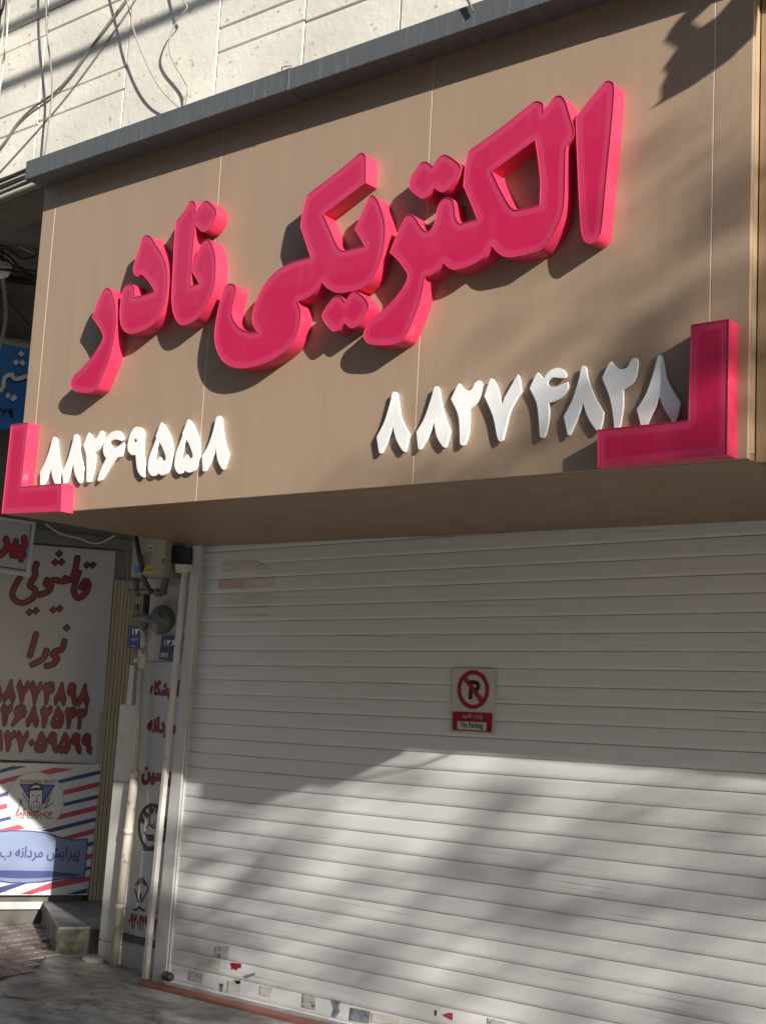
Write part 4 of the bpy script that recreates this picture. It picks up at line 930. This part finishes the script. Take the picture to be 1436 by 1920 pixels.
text('lettering', '۲۳۹', OBL, (UZ[0] - 60 / 5.65, UZ[1] + 1700 / 5.65), (UZ[0] + 150 / 5.65, UZ[1] + 1620 / 5.65), 0.1435, M_blackp, bs, 0.01)
pprism('top_trim', OBL, [(-160, 606), (70, 646), (70, 654), (-160, 616)], 0.16, 0.15, M_panelw, bs, 0.003)

# ------------------------------------------------------------------ paved strip of small square tiles
tp = [(-9.3, 5.2), (-7.75, 5.62), (-7.03, 5.40), (-6.26, 4.88), (-6.0, 4.60), (-5.85, 4.25), (-6.5, 3.75), (-8.0, 3.6), (-9.3, 4.2)]
pave = tag(mk('pavement', [(a, b, 0.006) for a, b in tp], [tuple(range(len(tp)))], M_grout), 'pinkish grey square paving tiles left of the stone step', kind='structure')
def in_poly(p, poly):
    c = False
    for i in range(len(poly)):
        a, b = poly[i], poly[(i + 1) % len(poly)]
        if (a[1] > p[1]) != (b[1] > p[1]) and p[0] < (b[0] - a[0]) * (p[1] - a[1]) / (b[1] - a[1]) + a[0]: c = not c
    return c
TS = 0.118
h = TS / 2 - 0.0075
tv = [(-h, -h, 0), (h, -h, 0), (h, h, 0), (-h, h, 0), (-h + .006, -h + .006, .010), (h - .006, -h + .006, .010), (h - .006, h - .006, .010), (-h + .006, h - .006, .010)]
tme = bpy.data.meshes.new('paving_tile'); tme.from_pydata(tv, [], [(4, 5, 6, 7), (0, 1, 5, 4), (1, 2, 6, 5), (2, 3, 7, 6), (3, 0, 4, 7)]); tme.materials.append(M_paver)
e1 = Vector((0.992, -0.02, 0)); e2 = Vector((-0.08, 0.997, 0))
for a in range(-16, 16):
    for b in range(-12, 18):
        p = Vector((-6.9, 4.6, 0)) + e1 * (a * TS) + e2 * (b * TS)
        if p.x < -8.3 or not in_poly((p.x, p.y), tp): continue
        o = bpy.data.objects.new('paving_tile', tme); COL.objects.link(o); o.parent = pave
        o.location = (p.x, p.y, 0.004 + random.uniform(-.0025, .0025)); o.rotation_euler = (random.uniform(-.012, .012), random.uniform(-.012, .012), random.uniform(-.03, .0) - 0.03)

# cement patch, rubble and litter on the ground
def hump(name, pts, zt, m, label):
    """Low uneven cement patch following an outline on the ground."""
    c = Vector((sum(p[0] for p in pts) / len(pts), sum(p[1] for p in pts) / len(pts), 0)); v, f = [], []
    R_ = smooth_path([Vector((p[0], p[1], 0)) for p in pts], 5, True); n = len(R_)
    for k, zz in ((1.0, 0.001), (0.88, zt * .75), (0.55, zt), (0.2, zt * 1.05)):
        for p in R_:
            q = c + (p - c) * k * random.uniform(.97, 1.03); v.append((q.x, q.y, gz(q.x, q.y) + zz * random.uniform(.8, 1.2)))
    v.append((c.x, c.y, gz(c.x, c.y) + zt))
    for r in range(3):
        f += [(r * n + i, r * n + (i + 1) % n, (r + 1) * n + (i + 1) % n, (r + 1) * n + i) for i in range(n)]
    f += [(3 * n + i, 3 * n + (i + 1) % n, 4 * n) for i in range(n)]
    return tag(mk(name, v, f, m, smooth=True), label, kind='structure')
M_cement = mat('pale_cement', (0.30, 0.28, 0.235), 0.95, 0.0, 0.2, 5.0, (1, 1, 1), 0.6, 60, (0.18, 0.165, 0.145), 9.0, 0.9, dlow=0.4, dhigh=0.65)
hump('cement_ridge', [(-5.62, 4.12), (-5.52, 4.22), (-5.50, 4.42), (-5.55, 4.62), (-5.42, 4.72), (-5.33, 4.62), (-5.36, 4.42), (-5.38, 4.22), (-5.48, 4.08)], 0.007, M_cement, 'pale rough cement ridge across the ground near the shutter')
hump('cement_apron', [(-6.02, 4.80), (-5.95, 4.93), (-5.75, 4.96), (-5.50, 4.90), (-5.40, 4.78), (-5.58, 4.68), (-5.85, 4.70)], 0.005, M_cement, 'thin cement apron at the foot of the cream pipe')
gvv, gff = [], []
for k in range(150):
    x = random.uniform(-6.3, -4.3); y = random.uniform(3.6, 4.72)
    if random.random() < .45: x = random.uniform(-6.0, -5.3); y = random.uniform(4.72, 4.9)
    r = random.uniform(.002, .006) if random.random() < .93 else random.uniform(.006, .011)
    z = gz(x, y) + 0.012 * (1 if y > 4.65 and x < -5.4 else 0.3); b0 = len(gvv)
    for an in range(5):
        aa = an * 1.2566 + random.random() * .5; gvv.append((x + r * math.cos(aa), y + r * math.sin(aa), z + random.uniform(0, r * .3)))
    gvv.append((x, y, z + r * random.uniform(.5, 1.0)))
    gff += [(b0 + q, b0 + (q + 1) % 5, b0 + 5) for q in range(5)]
tag(mk('gravel_and_litter', gvv, gff, mat('grit', (0.24, 0.22, 0.19), 0.9, 0, 0.7, 25.0)), 'scattered grit and litter on the concrete ground', kind='stuff')
hump('rubble_heap', [(-6.02, 4.90), (-5.98, 5.0), (-5.9, 4.99), (-5.88, 4.92), (-5.95, 4.86)], 0.03, M_concrete, 'small heap of broken mortar between step and pilaster')

# ------------------------------------------------------------------ cables on the upper wall
def wcable(label, px, off, r, m, name='wall_cable_or_shade', group='cables and shade strand on the stone wall'):
    pts = [WALLP.at(p[0], p[1], p[2] if len(p) > 2 else off) for p in px]
    return tag(tube(name, smooth_path(pts, 6), r, m, None, 8), label, 'cable', group)
wcable('thick dark cable sweeping diagonally across the stone wall', [(-60, 330, .012), (0, 277, .012), (33, 231, .012), (64, 200, .014), (100, 175, .014), (134, 140, .012), (174, 84, .012), (214, 30, .012), (239, -4, .012), (290, -80, .012)], .05, 0.0068, M_cableg)
wcable('thin straight grey strand standing in for a cable shadow on the wall', [(-50, 375), (0, 322), (97, 214), (160, 134), (240, 20), (290, -60)], 0.006, 0.0042, M_cableg)  # grey tube drawn along a shadow line; it stands in for cast shade
wcable('thin cable hanging straight down to the left end of the flashing', [(84, -60, .05), (86, 0, .05), (88, 60, .05), (95, 120, .05), (98, 170, .05), (92, 225, .045), (83, 296, .03)], .05, 0.0042, M_cableg)
wcable('thin pale cable curving down from the top edge to the flashing', [(205, -120, .06), (238, 0, .06), (252, 60, .06), (277, 122, .06), (303, 168, .05), (340, 205, .03)], .06, 0.0034, M_cablet)
wcable('pale wavy cable bending towards the middle of the flashing', [(330, -60, .05), (345, 0, .05), (350, 14, .05), (330, 40, .05), (318, 75, .05), (322, 108, .04), (344, 148, .03), (352, 166, .03), (347, 200, .02)], .05, 0.0036, M_cablet)
wcable('white cable hanging at the left edge of the picture on the stone wall', [(22, -40, .09), (16, 20, .09), (11, 80, .09), (5, 130, .09), (-6, 200, .09)], .09, 0.0055, M_cablew)
wcable('second pale cable beside the white one at the left edge', [(14, -40, .07), (10, 30, .07), (3, 75, .07), (-8, 140, .07)], .07, 0.004, M_cablew)
wcable('dark cable at the extreme upper left corner', [(10, -40, .05), (6, 10, .05), (-6, 40, .05)], .05, 0.008, M_cablek)
BUN = Plane((0, YW - 0.02, 0), (0, -1, 0))
for k, (y0, y1, r, m, lb) in enumerate(((339, 318, .009, M_cablek, 'topmost black cable of the bundle under the stone wall'), (346, 327, .006, M_cablew, 'upper white cable of the bundle under the stone wall'), (352, 333, .007, M_cablek, 'middle black cable of the bundle under the stone wall'),
                                    (359, 338, .0055, M_cablew, 'lower white cable of the bundle under the stone wall'), (371, 352, .013, M_cablew, 'thick pale conduit below the cable bundle'), (382, 362, .006, M_cablek, 'black cable hanging lowest below the conduit'))):
    a = BUN.at(-120, y0 + 52); b = BUN.at(0, y0); c = BUN.at(60, y1 - 5); d = BUN.at(130, y1 - 34)
    tag(tube('bundle_cable', smooth_path([a, b, c, d], 5), r, m, None, 8), lb, 'cable', 'cable bundle at the left below the stone wall')
def ocable(label, px, off, r, m):
    return tag(tube('hanging_cable', smooth_path([OBL.at(x, y, off) for x, y in px], 6), r, m, None, 8), label, 'cable', 'cables hanging before the neighbouring wall')
ocable('white cable hanging in front of the blue sign at the left edge', [(-8, 440), (2, 495), (8, 545), (11, 585), (7, 620), (-4, 660)], .5, 0.011, M_cablew)
ocable('thin pale wire slanting down behind the corner of the sign box', [(-5, 380), (12, 405), (24, 425), (40, 455)], .6, 0.004, M_cablew)
ocable('thin black wire slanting towards the sign box above the blue sign', [(-5, 540), (15, 562), (40, 592), (70, 625)], .3, 0.005, M_cablek)
for k in range(5):
    ocable(('upper', 'second', 'third', 'fourth', 'lowest')[k] + ' pale wire of the tangle at the left edge', [(-20, 455 + 6 * k), (0, 462 + 7 * k), (14, 472 + 5 * k), (34 - 3 * k, 490 + 3 * k)], .55 + .02 * k, 0.006, M_cablew if k % 2 == 0 else M_cablek)
rw = random.Random(21)
for k in range(13):
    y0 = rw.uniform(392, 500); xs_ = [-40, -10, 15, 45, 85]
    pts = [(x, y0 + 0.28 * x * rw.uniform(.3, 1.6) + rw.uniform(-9, 9)) for x in xs_]
    o = tag(tube('tangled_wire', smooth_path([OBL.at(x, y, .45 + .02 * k) for x, y in pts], 6), rw.choice((.004, .006, .008)), M_cablew if k in (2, 6, 9, 11) else M_cablek, None, 6),
            'one of the tangled wires in the dark gap left of the sign box', 'wire', 'tangled wires left of the sign box')
lmp = thing('wall_lamp', OBL.at(2, 512, .5), 'pale oval lamp at the left edge above the blue sign', 'lamp')
lathe('globe', OBL.at(4, 492, .5), (0, 0, -1), [(0, 0.02), (0.01, 0.04), (0.03, 0.052), (0.055, 0.055), (0.08, 0.045), (0.098, 0.025), (0.104, 0.006)], M_white, lmp, 20)
tube('stem', [OBL.at(4, 470, .5), OBL.at(4, 494, .5)], 0.014, M_cablek, lmp, 10)
ocable('pale wire sagging above the carpet cleaning panel', [(85, 982), (112, 1000), (150, 1010), (170, 1018), (190, 1017), (215, 1004)], .10, 0.007, M_cablew)
ocable('grey wire running down beside the ribbed jamb', [(236, 1030), (238, 1070), (240, 1098), (246, 1108), (256, 1104)], .16, 0.005, M_cableg)
tag(tube('loose_cable', smooth_path([Vector((BX1 + .10, D1 + .12, BZ0 + .02)), Vector((BX1 + .12, D1 + .13, BZ0 - .03)), Vector((BX1 + .16, D1 + .2, BZ0 - .05)), Vector((BX1 + .28, D1 + .25, BZ0 - .03)), Vector((BX1 + .5, D1 + .3, BZ0 + .05))], 6), 0.006, M_cablew, None, 8), 'pale loose cable drooping below the right end of the sign', 'cable')

# ------------------------------------------------------------------ things beside and behind the photographer (they shade, bounce and mirror)
for k, (yy, zz, r) in enumerate(((2.49, 6.0, 0.024), (2.40, 6.43, 0.024))):
    tag(tube('overhead_cable', [Vector((x, yy, zz + 0.004 * (x / 6) ** 2)) for x in range(-14, 19, 2)], r, M_cablek, None, 8), ('lower', 'upper')[k] + ' thick overhead street cable high above the pavement', 'cable', 'overhead street cables')
OC = (900, 0, 2.679)
sh = -Vector(SUN) / SUN.y * 0.45
outl = [(850, 550), (905, 500), (905, 440), (935, 375), (915, 345), (985, 245), (920, 205), (960, 150), (1000, 160), (1040, 185), (1180, 90), (1300, -50), (1436, -60), (1375, 160), (1180, 350), (1050, 440)]
arm = [(950, 160), (1000, 95), (1090, 0), (1130, -60), (1215, -60), (1150, 20), (1004, 158)]
pb_ = thing('shadow_caster', FACE.at(*Z(OC, [(1180, 350)])[0]) + sh, 'unseen plate added to cast the shadow on the right end of the sign', 'sign')  # added plate out of view, its outline cut to throw the fascia's top-right shadow
prism('caster_plate', [FACE.at(a, b) + sh for a, b in Z(OC, outl)], (0, -1, 0), 0.02, M_canopy, pb_)
prism('caster_arm', [FACE.at(a, b) + sh - Vector((0, .004, 0)) for a, b in Z(OC, arm)], (0, -1, 0), 0.015, M_canopy, pb_)

GAPS = [(-1.15, 0.66, 0.95, 0.34), (-2.3, 1.3, 0.55, 0.8), (-0.1, 0.15, 0.5, 0.16), (-1.9, 0.1, 0.5, 0.18)]
# street tree on the right
def tree(base, ch, label, crown_c, crown_r, nclump, nleaf, seed, extra=()):
    rnd = random.Random(seed); t = thing('street_tree', base, label, 'tree')
    b = Vector(base); c = Vector(crown_c)
    tube('trunk', smooth_path([b + Vector((0, 0, -.1)), b + Vector((.05, .03, 1.2)), b + (c - b) * .5 + Vector((.1, 0, 0)), c + Vector((0, 0, .3))], 6), [0.17 - 0.0062 * k for k in range(19)], M_bark, t, 10)
    cl = []
    def eq(q):                                   # where the clump's shadow lands on the fascia plane (x, z above eye level)
        t = (D1 - q.y); return q.x + SUN.x / SUN.y * t, q.z - CAM_H + SUN.z / SUN.y * t
    while len(cl) < nclump:
        q = Vector((rnd.uniform(-1, 1), rnd.uniform(-1, 1), rnd.uniform(-1, 1)))
        if not 0.1 < q.length < 1: continue
        q = c + Vector((q.x * crown_r[0], q.y * crown_r[1], q.z * crown_r[2])); ex_, ez_ = eq(q)
        if any(((ex_ - gx) / gw) ** 2 + ((ez_ - gy - .35 * (ex_ - gx)) / gh) ** 2 < 1 for gx, gy, gw, gh in GAPS): continue
        cl.append(q)
    for ex_, ez_, tt in extra:                   # boughs: shadow position on the fascia and distance towards the sun
        cl.append(Vector((ex_, D1, ez_ + CAM_H)) - SUN / SUN.y * tt)
    for k in range(0, nclump, 3):
        s0 = b + (c - b) * rnd.uniform(.5, .95)
        tube('limb', smooth_path([s0, s0.lerp(cl[k], .5) + Vector((0, 0, .15)), cl[k]], 4), [.05, .045, .04, .035, .03, .025, .02, .014, .01], M_bark, t, 6)
    v, f = [], []
    for q in cl:
        cr = rnd.uniform(.4, .75)
        for k in range(nleaf):
            d = Vector((rnd.gauss(0, 1), rnd.gauss(0, 1), rnd.gauss(0, .8))); d = d.normalized() * cr * rnd.random() ** .4
            p = q + d; a = Vector((rnd.gauss(0, 1), rnd.gauss(0, 1), rnd.gauss(0, .5))).normalized(); n2 = Vector((rnd.gauss(0, 1), rnd.gauss(0, 1), rnd.gauss(0, 1)))
            w = a.cross(n2).normalized(); L_ = rnd.uniform(.05, .085); b0 = len(v)
            v += [p - a * L_, p + w * L_ * .45, p + a * L_, p - w * L_ * .45]; f.append((b0, b0 + 1, b0 + 2, b0 + 3))
    mk('crown', v, f, M_leaf, t)
    return t
tree((12.6, -1.5, 0), 7, 'leafy street tree standing far to the right of the shop', (12.5, -1.3, 6.65), (3.1, 1.4, 1.9), 50, 44, 3,
     ((-1.75, 1.15, 5.2), (-1.55, 0.95, 4.6), (-1.62, 1.5, 5.0), (-1.4, 1.75, 4.8), (-1.85, 0.75, 5.4), (-2.1, 0.9, 5.3), (-1.3, 1.3, 4.7), (0.35, 0.85, 5.0), (-0.15, 0.72, 4.7), (0.75, 0.7, 5.3), (-0.5, 0.45, 5.2)))
tree((6.2, -0.9, 0), 5, 'smaller street tree standing right of the photographer', (5.2, -0.3, 4.7), (1.5, 0.9, 0.62), 22, 110, 9)

# buildings across the street
def block(x0, x1, y, hgt, label, nst, nwin, m):
    t = thing('apartment_building', ((x0 + x1) / 2, y, 0), label, 'building', 'buildings across the street')
    box('wall', x0, x1, y - 8, y, -0.2, hgt, m, t)
    box('parapet', x0 - .1, x1 + .1, y - 8.05, y + .1, hgt + .002, hgt + .4, M_stone, t)
    for r in range(nst):
        for k in range(nwin):
            wx = x0 + (k + .5) * (x1 - x0) / nwin; wz = 1.0 + r * hgt / nst
            w = box('window', wx - .75, wx + .75, y + .002, y + .06, wz, wz + 1.4, M_rail, t)
            box('pane', wx - .68, wx + .68, y + .062, y + .07, wz + .07, wz + 1.33, M_glass, w)
block(-34, -15, -13, 10.4, 'lower pale building across the street to the left', 3, 5, M_bldg)
block(-14.8, -5, -13, 12.0, 'three storey building across the street opposite the shop', 3, 4, M_bldg)
block(-4.8, 9, -13, 14.0, 'tall building across the street right of the photographer', 4, 5, M_bldg)
block(9.2, 26, -13, 14.5, 'tall building across the street farthest to the right', 4, 6, M_bldg)
